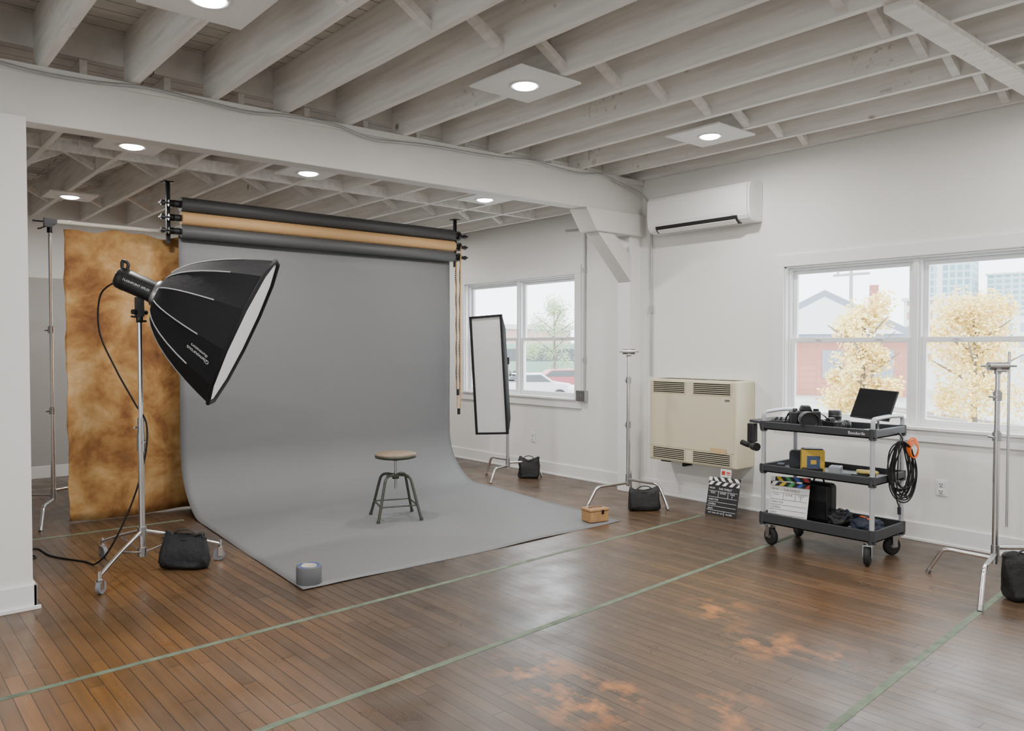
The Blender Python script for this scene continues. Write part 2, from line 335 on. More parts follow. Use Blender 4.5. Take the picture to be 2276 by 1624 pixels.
for x in jx:
    trim(M().bb((x-.025,YF,jb(x)),(x+.025,YBM2-.02,DK)),JOIST,'off-white painted ceiling joist',.003,'joist')
jx2=[.66+.495*k for k in range(-4,12)]
for x in jx2:
    if x<XW-.03: trim(M().bb((x-.022,YBM2,JB2),(x+.022,YB,DK2)),JOIST,'off-white painted ceiling joist',.003,'joist')
def bridging(xs,y,zb,zt,one=False,lab='diagonal wooden bridging between joists'):
    for a,b in zip(xs[:-1],xs[1:]):
        if b-a<.3 or b<-.2: continue
        zb_=zb if zb else jb(a)+.012
        m=M(); a2=a+.025; b2=b-.025; L=math.hypot(b2-a2,zt-zb_)-.01; an=math.atan2(zt-zb_-.05,b2-a2)
        m.box(((a2+b2)/2,y-.03,(zb_+zt)/2),(L,.05,.045),R=(0,an,0))
        if not one: m.box(((a2+b2)/2,y+.03,(zb_+zt)/2),(L,.05,.045),R=(0,-an,0))
        trim(m,JOIST,lab,0,'bridging')
bridging(jx,3.45,None,DK-.01,True)
bridging(jx2,7.3,JB2+.01,DK2-.01)
bridging(jx2,9.2,JB2+.01,DK2-.01)
bridging(jx[8:],1.95,None,DK-.01)
trim(M().prism([(3.9,jb(3.9)-.035),(XW,jb(XW)-.035),(XW,jb(XW)),(3.9,jb(3.9))],1.6,1.74,'Y'),JOIST,'flat cross board fixed under the joists',.003,'board')
for a,b in zip(jx2[:-1],jx2[1:]):
    if a>.5 and b<6.3:
        trim(M().bb((a+.022,6.66,JB2+.0),(b-.022,6.70,JB2+.10)),JOIST,'short blocking board between joists',.002,'blocking')
# conduit cable along beam
pts=[(-.5,5.215,jb(-.5)-.02)]+[(.2+i*.32,5.215,jb(.2+i*.32)-.035+.018*math.sin(i*1.9)-(.03 if 8<i<12 else 0)) for i in range(18)]+[(5.9,5.2,3.12),(6.1,5.18,3.08),(6.24,5.15,3.0),(6.27,5.13,2.9)]
M().tube(cr(pts,5),.011,8).obj('electrical_cable',CONDUIT,label='grey armoured cable clipped along the beam top',cat='cable')
M().cyl((6.28,5.12,1.2),(6.28,5.12,2.95),.012).box((6.28,5.12,1.88),(.035,.035,.07)).obj('electrical_conduit',CONDUIT,label='grey vertical conduit beside the post',cat='conduit')
o=thing('electrical_conduit',(6.28,6.06,.9),'grey vertical conduit with switch box by the window','conduit')
M().cyl((0,0,.1),(0,0,1.85),.012).box((0,0,.45),(.03,.035,.05)).box((0,0,1.45),(.03,.035,.05)).tube(cr([(0,0,1.85),(-.01,.03,1.9),(0,.3,1.92)],4),.012).obj('pipe',CONDUIT,o)
M().box((-.012,.03,.05),(.055,.14,.12)).obj('switch_box',STEEL,o,bevel=.004)
M().box((-.041,.03,.05),(.004,.02,.05)).obj('switch',CHROME,o)
# windows
def portal(x,y0,y1,z0,z1,s):
    l=bpy.data.lights.new('daylight_portal','AREA'); l.shape='RECTANGLE'; l.size=(z1-z0); l.size_y=(y1-y0)
    l.cycles.is_portal=True
    lo=bpy.data.objects.new('daylight_portal',l); COL.objects.link(lo); lo.location=(x,(y0+y1)/2,(z0+z1)/2); lo.rotation_euler=(0,s*pi/2,0)
def window(i,W,label,units=2,loc=None,rz=0):
    y0,y1,z0,z1=W
    root=M()
    cw=.10; root.bb((-.022,y0-cw,z0-cw),(0,y1+cw,z0)); root.bb((-.022,y0-cw,z1),(0,y1+cw,z1+cw)); root.bb((-.022,y0-cw,z0),(0,y0,z1)); root.bb((-.022,y1,z0),(0,y1+cw,z1))
    r=root.obj('window_%d'%i,TRIM,loc=loc or (XW,0,0),rot=(0,0,rz),bevel=.003); structure(r,label,'window')
    M().bb((-.04,y0-.03,z0-.012),(.08,y1+.03,z0+.012)).obj('sill',TRIM,r,bevel=.004)
    M().bb((0,y0,z0),(.16,y0+.012,z1)).bb((0,y1-.012,z0),(.16,y1,z1)).bb((0,y0,z1-.012),(.16,y1,z1)).obj('jamb',TRIM,r)
    mw=.036; n=units; uw=((y1-y0)-mw*(n-1)-.024)/n
    for k in range(n-1):
        yy=y0+.012+(k+1)*uw+k*mw; M().bb((.03,yy,z0+.012),(.14,yy+mw,z1-.012)).obj('mullion',VINYL,r,bevel=.003)
    zm=(z0+z1)/2+(-.02 if i==2 else .02)
    for k in range(n):
        a=y0+.012+k*(uw+mw); b=a+uw
        fr=M(); q=.018
        fr.bb((.05,a,z0+.012),(.14,a+q,z1-.012)).bb((.05,b-q,z0+.012),(.14,b,z1-.012)).bb((.05,a+q,z0+.012),(.14,b-q,z0+.012+q)).bb((.05,a+q,z1-.012-q),(.14,b-q,z1-.012))
        fr.obj('frame',VINYL,r,bevel=.002)
        for up in (0,1):
            zz0=z0+.012+q if not up else zm-.02; zz1=zm+.02 if not up else z1-.012-q
            x0,x1=(.06,.09) if not up else (.095,.125); s=.036
            A=a+q;B=b-q
            m=M().bb((x0,A,zz0),(x1,A+s,zz1)).bb((x0,B-s,zz0),(x1,B,zz1)).bb((x0,A+s,zz0),(x1,B-s,zz0+s)).bb((x0,A+s,zz1-s),(x1,B-s,zz1))
            so=m.obj('sash',VINYL,r,bevel=.002)
            M().bb(((x0+x1)/2-.002,A+s-.005,zz0+s-.005),((x0+x1)/2+.002,B-s+.005,zz1-s+.005)).obj('glass',GLASS,so)
            if not up:
                for yy in (A+.25*(B-A),A+.75*(B-A)): M().box((x0-.008,yy,zz1-.008),(.022,.05,.016)).obj('sash_lock',VINYL,so,bevel=.003)
window(1,W1,'wide white double-hung window overlooking autumn trees'); portal(XW+.2,*W1,1)
window(2,W2,'white double-hung window overlooking parked cars'); portal(XW+.2,*W2,1)
window(3,(-W3_FILL[1],-W3_FILL[0],W3_FILL[2],W3_FILL[3]),'unseen wide white double-hung window added to the side wall for fill',4,(XL,0,0),pi); portal(XL-.2,*W3_FILL,-1)  # the side window is out of view, added to brighten the near room
# outlets
def outlet(y,z,label):
    o=M().box((0,0,0),(.008,.075,.118)).obj('wall_outlet',TRIM,loc=(XW-.005,y,z),bevel=.003,label=label,cat='outlet',group='wall outlets')
    for dz in (-.027,.027):
        m=M().box((-.005,0,dz),(.006,.036,.036)); so=m.obj('socket',VINYL,o,bevel=.002)
        M().box((-.0085,.008,dz+.003),(.002,.004,.012)).box((-.0085,-.008,dz+.003),(.002,.004,.012)).cyl((-.0095,0,dz-.011),(-.0075,0,dz-.011),.004).obj('slot',INK,o)
outlet(2.33,.43,'white duplex outlet on the wall under the window'); outlet(6.93,.41,'white duplex outlet on the wall below the window')
# floor tapes
def tape(a,b,w=.038):
    a=Vector((*a,0));b=Vector((*b,0)); d=(b-a).normalized(); n=Vector((-d.y,d.x,0))*w/2
    m=M(); m.add([a-n,b-n,b+n,a+n,*[v+Vector((0,0,.0012)) for v in (a-n,b-n,b+n,a+n)]],[(3,2,1,0),(4,5,6,7),(0,1,5,4),(1,2,6,5),(2,3,7,6),(3,0,4,7)])
    m.obj('floor_tape',GREEN,label='strip of green masking tape stuck on the wood floor',cat='tape',group='green floor marking tapes')
tape((-.6,3.855),(5.78,4.123)); tape((.6,2.885),(6.0,3.22)); tape((2.0,1.42),(5.36,1.62)); tape((.95,6.985),(2.22,6.94)); tape((5.42,7.4),(6.2,7.44))
# ------------------------------------------------------------ ceiling lights, with unseen rows added as fill
def clight(x,y,z,power,s=.5):
    o=thing('ceiling_light',(x,y,z),'round recessed LED light in a flat white ceiling panel (out-of-view rows added as fill)','light',group='recessed ceiling lights')
    M().box((0,0,-.008),(s,s,.014)).obj('panel',PANEL,o,bevel=.002)
    M().lathe([(.075,-.016),(.092,-.022),(.1,-.016)],32).obj('trim_ring',WHITE,o)
    M().lathe([(.076,-.016),(.07,-.026),(.045,-.034),(0,-.038)],32).obj('lamp',LED,o)
    l=bpy.data.lights.new('lamp_light','AREA'); l.shape='DISK'; l.size=.14; l.energy=power; l.color=(1,.965,.93)
    lo=bpy.data.objects.new('lamp_light',l); COL.objects.link(lo); lo.parent=o; lo.location=(0,0,-.042)
PW=31
for x in (1.32,3.29,5.26):
    z=jb(x-.25)
    clight(x,3.70,z,PW)
    clight(x,1.2,z,PW) ; clight(x,-1.0,z,PW)  # these rows are out of view, added as fill light
for x,y in ((1.62,6.12),(2.99,6.1),(4.85,6.05),(1.70,8.56),(3.3,8.6),(5.1,8.6)): clight(x,y,JB2,PW*.85,s=.42)
# ------------------------------------------------------------ AC
ac=thing('air_conditioner',(XW,4.45,2.62),'white wall-mounted split air conditioner beside the beam','air conditioner')
pr=[(-.002,0),(-.13,0),(-.165,.006),(-.19,.022),(-.208,.05),(-.218,.09),(-.222,.14),(-.222,.27),(-.216,.31),(-.20,.338),(-.175,.353),(-.15,.36),(-.002,.36)]
M().prism(pr,-.56,.56,'Y').obj('body',ACW,ac,bevel=.004,seg=3)
M().prism(pr,-.585,-.563,'Y').obj('end_cap',ACW,ac,bevel=.01,seg=3)
M().prism([(-.132,-.004),(-.168,.001),(-.195,.020),(-.214,.056),(-.219,.056),(-.200,.016),(-.17,-.006),(-.135,-.011)],-.46,.46,'Y').obj('vent',INK,ac)
M().box((-.190,0,.004),(.055,.88,.006),R=(0,.65,0)).obj('louver',ACW,ac,bevel=.002)
M().box((-.13,-.5865,.30),(.06,.002,.045)).obj('rating_label',WHITE,ac)
M().box((-.2235,-.42,.06),(.002,.035,.006)).obj('indicator',STEEL,ac)
# ------------------------------------------------------------ heater
h=thing('wall_heater',(XW,4.42,.40),'large cream enamelled wall convector heater with louvre grilles','heater')
M().bb((-.295,-.495,0),(-.002,.495,.79)).obj('cabinet',BEIGE,h,bevel=.018,seg=3)
M().bb((-.30,-.47,.14),(-.294,.47,.66)).obj('front_panel',BEIGE,h,bevel=.004)
for (y0,y1,z0,z1) in ((.06,.44,.66,.765),(-.44,-.03,.66,.765),(.06,.44,.025,.13),(-.44,-.03,.025,.13)):
    g=M().bb((-.2985,y0,z0),(-.2945,y1,z1)).obj('grille',BEIGED,h)
    m=M(); n=6
    for i in range(n+1): m.box((-.301,(y0+y1)/2,z0+(z1-z0)*i/n),(.006,y1-y0+.006,.0055))
    m.bb((-.306,y0-.004,z0-.004),(-.298,y0+.004,z1+.004)).bb((-.306,y1-.004,z0-.004),(-.298,y1+.004,z1+.004))
    m.obj('slats',BEIGE,g)
for k in range(3): M().bb((-.25,-.44+k*.3,.7895),(-.08,-.18+k*.3,.792)).obj('top_vent',BEIGED,h)
M().box((-.301,-.40,.615),(.002,.05,.018)).obj('badge',STEEL,h)
M().box((-.3065,-.31,.155),(.001,.17,.045)).obj('sticker',mat('tan_sticker',(.62,.42,.22),.6),h)
M().cyl((-.12,.2,-.06),(-.12,.2,.01),.02).cyl((-.12,.2,-.05),(-.01,.2,-.05),.015).obj('pipe',BLACKM,h)
M().bb((-.2,.32,-.025),(-.05,.42,0)).obj('gas_valve',BLACKM,h)
pt=thing('paper_tag',(5.985,4.02,.335),'white printed tag with red marks hanging under the heater','tag',rot=(0,.08,0))
M().box((0,0,0),(.002,.11,.13)).obj('card',mat('tag_paper',(.78,.75,.72),.8),pt)
m=M()
for k in range(4): m.box((-.0015,.0,-.05+k*.014),(.001,.085-.015*(k%2),.004))
m.obj('print',INK,pt)
m=M().box((-.0015,.025,.03),(.001,.035,.035)).box((-.0015,-.025,.035),(.001,.04,.012)).box((-.0015,-.025,.018),(.001,.04,.006)); m.obj('red_mark',REDINK,pt)
# ------------------------------------------------------------ backdrop system
def roll(z,r,mt,label,chain=None,chz=None,cy=7.2):
    o=thing('backdrop_roll',(3.8,cy,z),label,'backdrop paper roll',group='three backdrop paper rolls')
    M().cyl((-1.50,0,0),(1.50,0,0),r,n=32).obj('paper',mt,o)
    for s in (-1,1): M().cyl((s*1.56,0,0),(s*1.498,0,0),r*.5,n=20).obj('core',BLACK,o)
    M().cyl((1.56,0,0),(1.585,0,0),r*.85,n=24).obj('chain_wheel',BLACK,o)
    if chain:
        m=M(); zz=chz; k=int((z-zz)/.022)
        for i in range(k):
            for sy in (-1,1):
                p=Vector((1.572+.004*math.sin(i*.5),sy*(r*.75-.012*min(1,i/30)),-i*.022))
                m.cyl(p,p-Vector((0,0,.015)),.0085,.0085,n=6)
        m.tube([(1.572,-r*.7,0),(1.572,-r*.7+.012,-(z-zz))],.002,4).tube([(1.572,r*.7,0),(1.572,r*.7-.012,-(z-zz))],.002,4)
        m.obj('pull_chain',chain,o)
        M().cyl((1.572,0,-(z-zz)-.06),(1.572,0,-(z-zz)+.01),.018,n=12).obj('chain_weight',BLACK,o)
    return o
roll(2.765,.065,DARKROLL,'charcoal paper roll on the top hooks')
roll(2.641,.0585,ORROLL,'tan orange paper roll on the middle hooks',mat('orange_chain',(.65,.36,.10),.5),.78,7.185)
g=roll(2.524,.0575,GREYROLL,'dark grey paper roll on the lowest hooks feeding the sweep',BLACK,1.0,7.2)
PY=7.262
prof=[(PY,2.53),(PY,2.3)]
for i in range(1,8): prof.append((PY,2.3-i*.25))
for i in range(1,17):
    a=i/16*pi/2; prof.append((PY-.55+.55*math.cos(a),.555-.55*math.sin(a)))
y_e=PY-.55
for i in range(1,25): prof.append((y_e-(y_e-4.43)*i/24,.005))
m=M(); nx=44; vs=[];fs=[]
for j,(y,z) in enumerate(prof):
    t=max(0,min(1,(7.0-y)/2.545)); xl=2.30-.18*t; xr_=5.30-.26*t
    for i in range(nx+1):
        s=i/nx; x=xl+(xr_-xl)*s; fl=(1 if z<.02 else 0)
        edge=(.009*math.exp(-((s-1)*nx/1.2)**2)*abs(math.sin(y*2.3))+.006*math.exp(-(s*nx/1.2)**2)*abs(math.sin(y*1.7)))*fl
        front=.007*math.exp(-((4.455-y)/.10)**2)*max(0,math.sin(s*11+.6))*fl
        wob=.005*math.sin(s*7+z*2.2)*(1 if z>.6 else 0)
        vs.append((x,y+wob+(.008*math.sin(s*9) if j==len(prof)-1 else 0),z-.003*fl+edge+front))
for j in range(len(prof)-1):
    for i in range(nx): fs.append((j*(nx+1)+i,j*(nx+1)+i+1,(j+1)*(nx+1)+i+1,(j+1)*(nx+1)+i))
m.add(vs,fs,0,True)
sw=m.obj('backdrop_paper',[PAPER,INK],fix=False,label='seamless grey paper sweep curving from the roll onto the floor',cat='backdrop')
sd=sw.modifiers.new('solid','SOLIDIFY'); sd.thickness=.001; sd.offset=1
for sx,xx in ((-1,2.22),(1,5.395)):
    o=thing('roller_bracket',(xx,7.2,2.42),'black ceiling-hung bracket with hooks and clamp knobs holding the rolls','bracket',group='backdrop roll brackets')
    M().bb((-.016,.07,0),(.016,.10,JB2-2.42)).bb((-.04,.04,JB2-2.43),(.04,.14,JB2-2.42)).obj('upright',BLACKM,o,bevel=.002)
    for dz in (.104,.221,.345):
        M().bb((-.012,-.02,dz-.012),(.012,.07,dz+.012)).cyl((-.02,0,dz),(.02,0,dz),.03,n=16).obj('hook',BLACKM,o)
        m=M().cyl((0,0,dz),(sx*.07,0,dz),.008,n=8).cyl((sx*.05,0,dz),(sx*.085,0,dz),.02,.026,n=10)
        m.box((sx*.09,0,dz),(.012,.075,.016)).obj('clamp_knob',BLACK,o)
# ------------------------------------------------------------ stands
def tknob(m,p,d,L=.035,mt=0):
    p=Vector(p);d=Vector(d).normalized(); e=p+d*L; m.cyl(p,e,.006,n=8,mat=mt); s=d.cross(Vector((0,0,1)))
    if s.length<.1: s=Vector((1,0,0))
    s.normalize(); m.cyl(e-s*.028,e+s*.028,.007,n=8,mat=mt)
def cstand(loc,feet,ph,label,head=True,joints=(.55,.85),group='chrome light stands',hub=.2,name='light_stand'):
    o=thing(name,loc,label,'light stand',group=group)
    for i,f in enumerate(feet):
        L=math.hypot(*f); d=Vector((f[0]/L,f[1]/L,0)); zz=hub+.035*i-.02
        p=[d*.015+Vector((0,0,zz)),d*(L*.45)+Vector((0,0,zz)),d*(L*.74)+Vector((0,0,zz-.005)),d*(L*.86)+Vector((0,0,zz*.62)),d*L+Vector((0,0,.012))]
        lg=M().tube(cr(p,5),.0135,10).obj('leg',CHROME,o)
        M().cyl(d*(L-.012)+Vector((0,0,.03)),d*(L+.003)+Vector((0,0,0.001)),.016,n=10).obj('foot',STEEL,lg)
        M().cyl((0,0,zz-.017),(0,0,zz+.017),.024,n=16).obj('leg_collar',STEEL,lg)
    j=[hub-.05]+list(joints)+[ph]; rr=[.019,.016,.0135,.011]
    for i in range(len(j)-1):
        M().cyl((0,0,j[i]),(0,0,j[i+1]),rr[i],n=16).obj('pole',CHROME,o)
    for i,zz in enumerate(joints):
        m=M().cyl((0,0,zz-.035),(0,0,zz+.02),.026,n=16).cyl((0,0,zz+.02),(0,0,zz+.03),.019,n=16); tknob(m,(0,0,zz-.01),(-.76,.65,0)); m.obj('collar',STEEL,o)
    if head:
        m=M(); a=Vector((.7581,-.6521,0)); m.cyl((0,0,ph-.04),(0,0,ph+.035),.021,n=14)
        m.cyl(Vector((0,0,ph+.01))-a*.06,Vector((0,0,ph+.01))+a*.06,.026,n=20); tknob(m,Vector((0,0,ph+.01))+a*.05,a,.045); tknob(m,Vector((0,0,ph+.01))-a*.05,-a,.035); tknob(m,(0,0,ph-.02),(-.65,-.75,0),.045)
        m.obj('grip_head',STEEL,o)
    return o
cstand((1.37,7.70,0),((-.17,-.42),(-.33,.30),(.38,.18)),2.54,'tall chrome stand holding the brown muslin crossbar',False,(.95,1.65))
cstand((5.757,4.967,0),((-.53,.04),(-.01,-.49),(.30,.22)),1.44,'chrome C-stand with grip head near the heater',True,(.75,1.18))
s3=cstand((5.42,1.69,0),((.02,.40),(-.55,-.10),(.36,-.32)),1.37,'chrome C-stand with grip head and hanging arm below the window',True,(.95,1.2))
a=Vector((.7581,-.6521,0)); M().cyl(a*.07+Vector((0,0,.38)),a*.07+Vector((0,0,1.47)),.008,n=10).obj('grip_arm',CHROME,s3)
# muslin
mb=thing('muslin_backdrop',(2.14,7.43,2.53),'mottled brown hand-painted muslin backdrop hanging from a crossbar','backdrop')
m=M(); nx=70; nz=30; vs=[]; fs=[]
for j in range(nz+1):
    z=-.02-2.505*j/nz
    for i in range(nx+1):
        x=-.72+1.62*i/nx; am=.006+.014*j/nz
        zt=(-.03*(1-j/nz)*(.6+.5*math.sin(x*10+1)+.3*math.sin(x*23)) )+(.012*math.sin(x*6) if j==nz else 0)
        vs.append((x+(.02*j/nz+.006*math.sin(j*.9)+.004*math.sin(j*2.1) if i==0 else 0),-.01+am*math.sin(x*9+.8)+am*.5*math.sin(x*21+j*.1),max(-2.527,z+zt)))
for j in range(nz):
    for i in range(nx): fs.append((j*(nx+1)+i,j*(nx+1)+i+1,(j+1)*(nx+1)+i+1,(j+1)*(nx+1)+i))
m.add(vs,fs,0,True); cl=m.obj('cloth',MUSLIN,mb,fix=False); cl.modifiers.new('s','SOLIDIFY').thickness=.003
M().cyl((-.86,0,.012),(.95,0,.012),.018,n=12).obj('crossbar',mat('pale_tube',(.78,.74,.64),.4),mb)
m=M().box((-.79,.11,.012),(.05,.26,.035)).cyl((-.77,.27,-.05),(-.77,.27,.04),.022); tknob(m,(-.84,.03,.01),(-1,.1,0),.09); tknob(m,(-.84,.0,-.03),(-1,-.3,-.5),.06); m.box((-.83,.0,.0),(.06,.05,.07)); m.obj('clamp',BLACKM,mb)
# ------------------------------------------------------------ softbox light
sl=thing('studio_light',(1.51,5.575,0),'large black parabolic softbox on a strobe and wheeled chrome stand','studio light')
stand=M().cyl((0,0,.10),(0,0,.86),.019,n=18).obj('light_stand',CHROME,sl)
wh=[(.485,-.10),(-.13,.50),(-.35,-.40)]
for f in wh:
    L=math.hypot(*f); d=Vector((f[0]/L,f[1]/L,0)); u=Vector((0,0,1))
    M().tube([d*.02+u*.26,d*(L*.55)+u*.19,d*L+u*.115],.012,8).tube([d*.02+u*.12,d*(L*.5)+u*.185],.007,6).obj('leg',CHROME,stand)
    c=d*L; s=Vector((-d.y,d.x,0))
    cf=M().cyl(c+u*.085,c+u*.14,.012,n=10).box(c+u*.088,(.03,.03,.008)).box(c+s*.017+u*.06,(.03,.004,.06),R=(0,0,math.atan2(d.y,d.x))).box(c-s*.017+u*.06,(.03,.004,.06),R=(0,0,math.atan2(d.y,d.x))).obj('caster',CHROME,stand)
    M().cyl(c-s*.013+u*.042-d*.01,c+s*.013+u*.042-d*.01,.041,n=24).obj('caster_wheel',mat('caster_rubber',(.22,.22,.24),.5),stand)
m=M().cyl((0,0,.09),(0,0,.15),.03).cyl((0,0,.23),(0,0,.29),.03); m.obj('hub',STEEL,stand)
m=M().cyl((0,0,.80),(0,0,.92),.026,n=16); tknob(m,(0,0,.86),(.7,-.6,0),.03); tknob(m,(0,0,.96),(-.7,.6,0),.03); m.cyl((0,0,.92),(0,0,1.02),.022,n=16); m.obj('collar',STEEL,stand)
M().cyl((0,0,.9),(0,0,1.70),.015,n=16).obj('pole',CHROME,stand)
ax=Vector((.795,-.412,-.41)).normalized()
Z0=1.905
br=M().cyl((0,0,1.66),(0,0,1.74),.022,n=14).box((0,0,1.765),(.045,.06,.13)).cyl((-.05,-.03,1.73),(.05,.03,1.73),.017,n=12); tknob(br,(0,0,1.70),(-.7,.6,0),.04); tknob(br,(0,0,1.67),(.3,-.9,0),.03)
br.obj('tilt_bracket',BLACK,sl)
up=Vector((0,0,1)); ly=(up-ax*up.dot(ax)).normalized(); lx=ly.cross(ax)
Q=Matrix((lx,ly,ax)).transposed()
T=Q.to_4x4(); T.translation=Vector((0,0,Z0))
hd=M().lathe([(.0,-.150),(.055,-.150),(.068,-.140),(.073,-.125),(.073,.075),(.078,.10),(.082,.14)],32,T=T).obj('strobe_head',BLACK,sl)
M().tube(cr([T@Vector((0,.06,-.14)),T@Vector((0,.09,-.155)),T@Vector((0,.110,-.155)),T@Vector((0,.105,-.12)),T@Vector((0,.066,-.11))],4),.011,8).obj('handle',BLACK,hd)
for z_ in (-.10,-.085): M().lathe([(.0735,z_-.004),(.0755,z_),(.0735,z_+.004)],32,T=T).obj('cooling_ring',RUBBER,hd)
side=1 if (lx.dot(Vector((-.65,-.76,0)))>0) else -1
def side_frame(pos,x,y):
    z=x.cross(y); mm=Matrix((x,y,z)).transposed().to_4x4(); mm.translation=pos; return mm
nrm=Vector((side,0,0)); xx=Vector((0,0,1)); yy=nrm.cross(xx)
M().text('FLASHPOINT XPLOR',.020,T@side_frame(Vector((side*.0745,0,.0)),xx,yy)).obj('lettering',WHITE,hd)
for k_ in range(3): M().cyl(Vector((-.03+.03*k_,.015,-.158)),Vector((-.03+.03*k_,.015,-.148)),.009,n=12,T=T).obj('control_dial',STEEL,hd)
M().box((0,-.025,-.151),(.07,.03,.004),T=T).obj('display',DARKGL,hd)
SB0=.13; SL=.60; SR=.545; n=12
def srad(t): return .085+(SR-.085)*t**.52
def spt(t,k,rs=1.): 
    a=2*pi*k/n+pi/n; r=srad(t)*rs
    if abs(k-round(k))>.1: r*=math.cos(pi/n)*(1-.02*math.sin(pi*min(1,t)))
    return T@Vector((r*math.cos(a),r*math.sin(a),SB0+SL*t))
ts=[0,.02,.05,.1,.17,.26,.38,.52,.68,.84,1.]
m=M()
for k in range(n):
    vs=[];fs=[]
    for t in ts:
        for q_ in (0,.5,1): vs.append(spt(t,k+q_) if q_==.5 else spt(t,(k+int(q_))%n))
    for i in range(len(ts)-1):
        for c_ in (0,1): fs.append((i*3+c_,i*3+c_+1,(i+1)*3+c_+1,(i+1)*3+c_))
    m.add(vs,fs,0,True)
sb=m.obj('softbox',FABRIC,sl,label='black fabric parabolic shell with white seam piping',fix=False)
for k in range(n): M().tube([spt(t,k,1.006) for t in (.04,.07,.1,.17,.26,.38,.52,.66)],.0042,6).obj('seam_piping',WPIPE,sb)
m=M(); m.tube([spt(1,k) for k in range(n)],.014,8,closed=True); m.obj('rim',FABRIC,sb)
M().add([spt(.985,k,.985) for k in range(n)],[tuple(range(n))]).obj('diffuser',DIFF,sb,label='white translucent front diffuser')
M().lathe([(.08,.10),(.092,.11),(.092,.15),(.085,.155)],32,T=T).obj('speed_ring',STEEL,sb)
best=None
cpos=Vector((-1.51,-5.575,1.5))
for k in range(n):
    pc=spt(.75,k+.5); c=(pc-(T@Vector((0,0,SB0+SL*.75)))).normalized(); nrm_=(c-ax*.45).normalized()
    vis=nrm_.dot((cpos-pc).normalized())
    if vis<.42: continue
    sc=-c.z
    if best is None or sc>best[0]: best=(sc,k)
k=best[1]+.5
p0=spt(.58,k,1.02); p1=spt(.92,k,1.02); rad=(spt(.75,k)-(T@Vector((0,0,SB0+SL*.75)))).normalized()
xv=(p1-p0).normalized(); zv=(rad-xv*rad.dot(xv)).normalized(); yv=zv.cross(xv)
xv,yv=-xv,-yv
mm=Matrix((xv,yv,zv)).transposed().to_4x4(); mm.translation=(p0+p1)/2+zv*.010
M().text('Glamourous',.038,mm).text('illuminators',.030,mm@Matrix.Translation((.0,-.034,0))).obj('lettering',WHITE,sb)
cp=[T@Vector((0,-.04,-.145)),Vector((-.20,.16,1.84)),Vector((-.21,.15,1.60)),Vector((-.13,.08,1.35)),Vector((-.03,.02,1.12)),Vector((.03,-.02,.98)),Vector((.02,-.01,.75)),Vector((-.05,.04,.45)),Vector((-.16,.12,.16)),Vector((-.22,.28,.02)),Vector((-.26,.45,.007)),Vector((-.40,.75,.007)),Vector((-.44,1.05,.007)),Vector((-.52,.98,.007)),Vector((-.50,.78,.007)),Vector((-.7,.9,.007)),Vector((-1.0,1.2,.007))]
M().tube(cr(cp,8),.006,8).obj('power_cable',RUBBER,sl)
# ------------------------------------------------------------ strip softbox light
st=cstand((5.70,6.70,0),((-.33,-.10),(.38,-.16),(-.02,.36)),1.35,'black strip softbox on a small chrome stand with sandbag',False,(.6,),None,.17,'studio_light')
st['category']='studio light'
nv=Vector((-.90,-.43,0)).normalized(); upv=Vector((0,0,1)); xv=upv.cross(nv).normalized()
Rr=Matrix((xv,upv,nv)).transposed().to_4x4()
T2=Matrix.Translation((5.36-5.70,6.62-6.70,1.19))@Rr@Matrix.Rotation(.06,4,'Z')
a,b=.185,.64
vs=[(-a,-b,0),(a,-b,0),(a,b,0),(-a,b,0),(-a*1.0,-b,-.03),(a,-b,-.03),(a,b,-.03),(-a,b,-.03),(-.16,-.50,-.16),(.16,-.50,-.16),(.16,.50,-.16),(-.16,.50,-.16),(-.07,-.1,-.32),(.07,-.1,-.32),(.07,.1,-.32),(-.07,.1,-.32)]
fs=[]
for r_ in range(3):
    for k in range(4): fs.append((r_*4+k,r_*4+(k+1)%4,(r_+1)*4+(k+1)%4,(r_+1)*4+k))
fs.append((12,13,14,15))
s2=M().add(vs,fs,0,False,T2).obj('softbox',FABRIC,st,label='black rectangular strip softbox')
m=M(); q_=.022
m.box((-a,0,0),(q_,2*b+q_,.03),T=T2).box((a,0,0),(q_,2*b+q_,.03),T=T2).box((0,-b,0),(2*a,q_,.03),T=T2).box((0,b,0),(2*a,q_,.03),T=T2); m.obj('rim',FABRIC,s2)
M().box((0,0,-.006),(2*a-.01,2*b-.01,.004),T=T2).obj('diffuser',mat('strip_cloth',(.60,.60,.585),.8,bump=.15,bs=60),s2,label='white cloth diffuser panel')
M().cyl((0,0,-.32),(0,0,-.50),.05,n=20,T=T2).obj('strobe_head',BLACK,st)
m=M().box((0,-.03,-.40),(.05,.12,.05),T=T2); m.cyl((0,0,1.30),(0,0,1.38),.02); tknob(m,(0.02,-.02,1.18),(.9,-.5,0),.05); tknob(m,(0.0,-.02,1.12),(.9,-.5,0),.05); m.obj('tilt_bracket',BLACK,st)
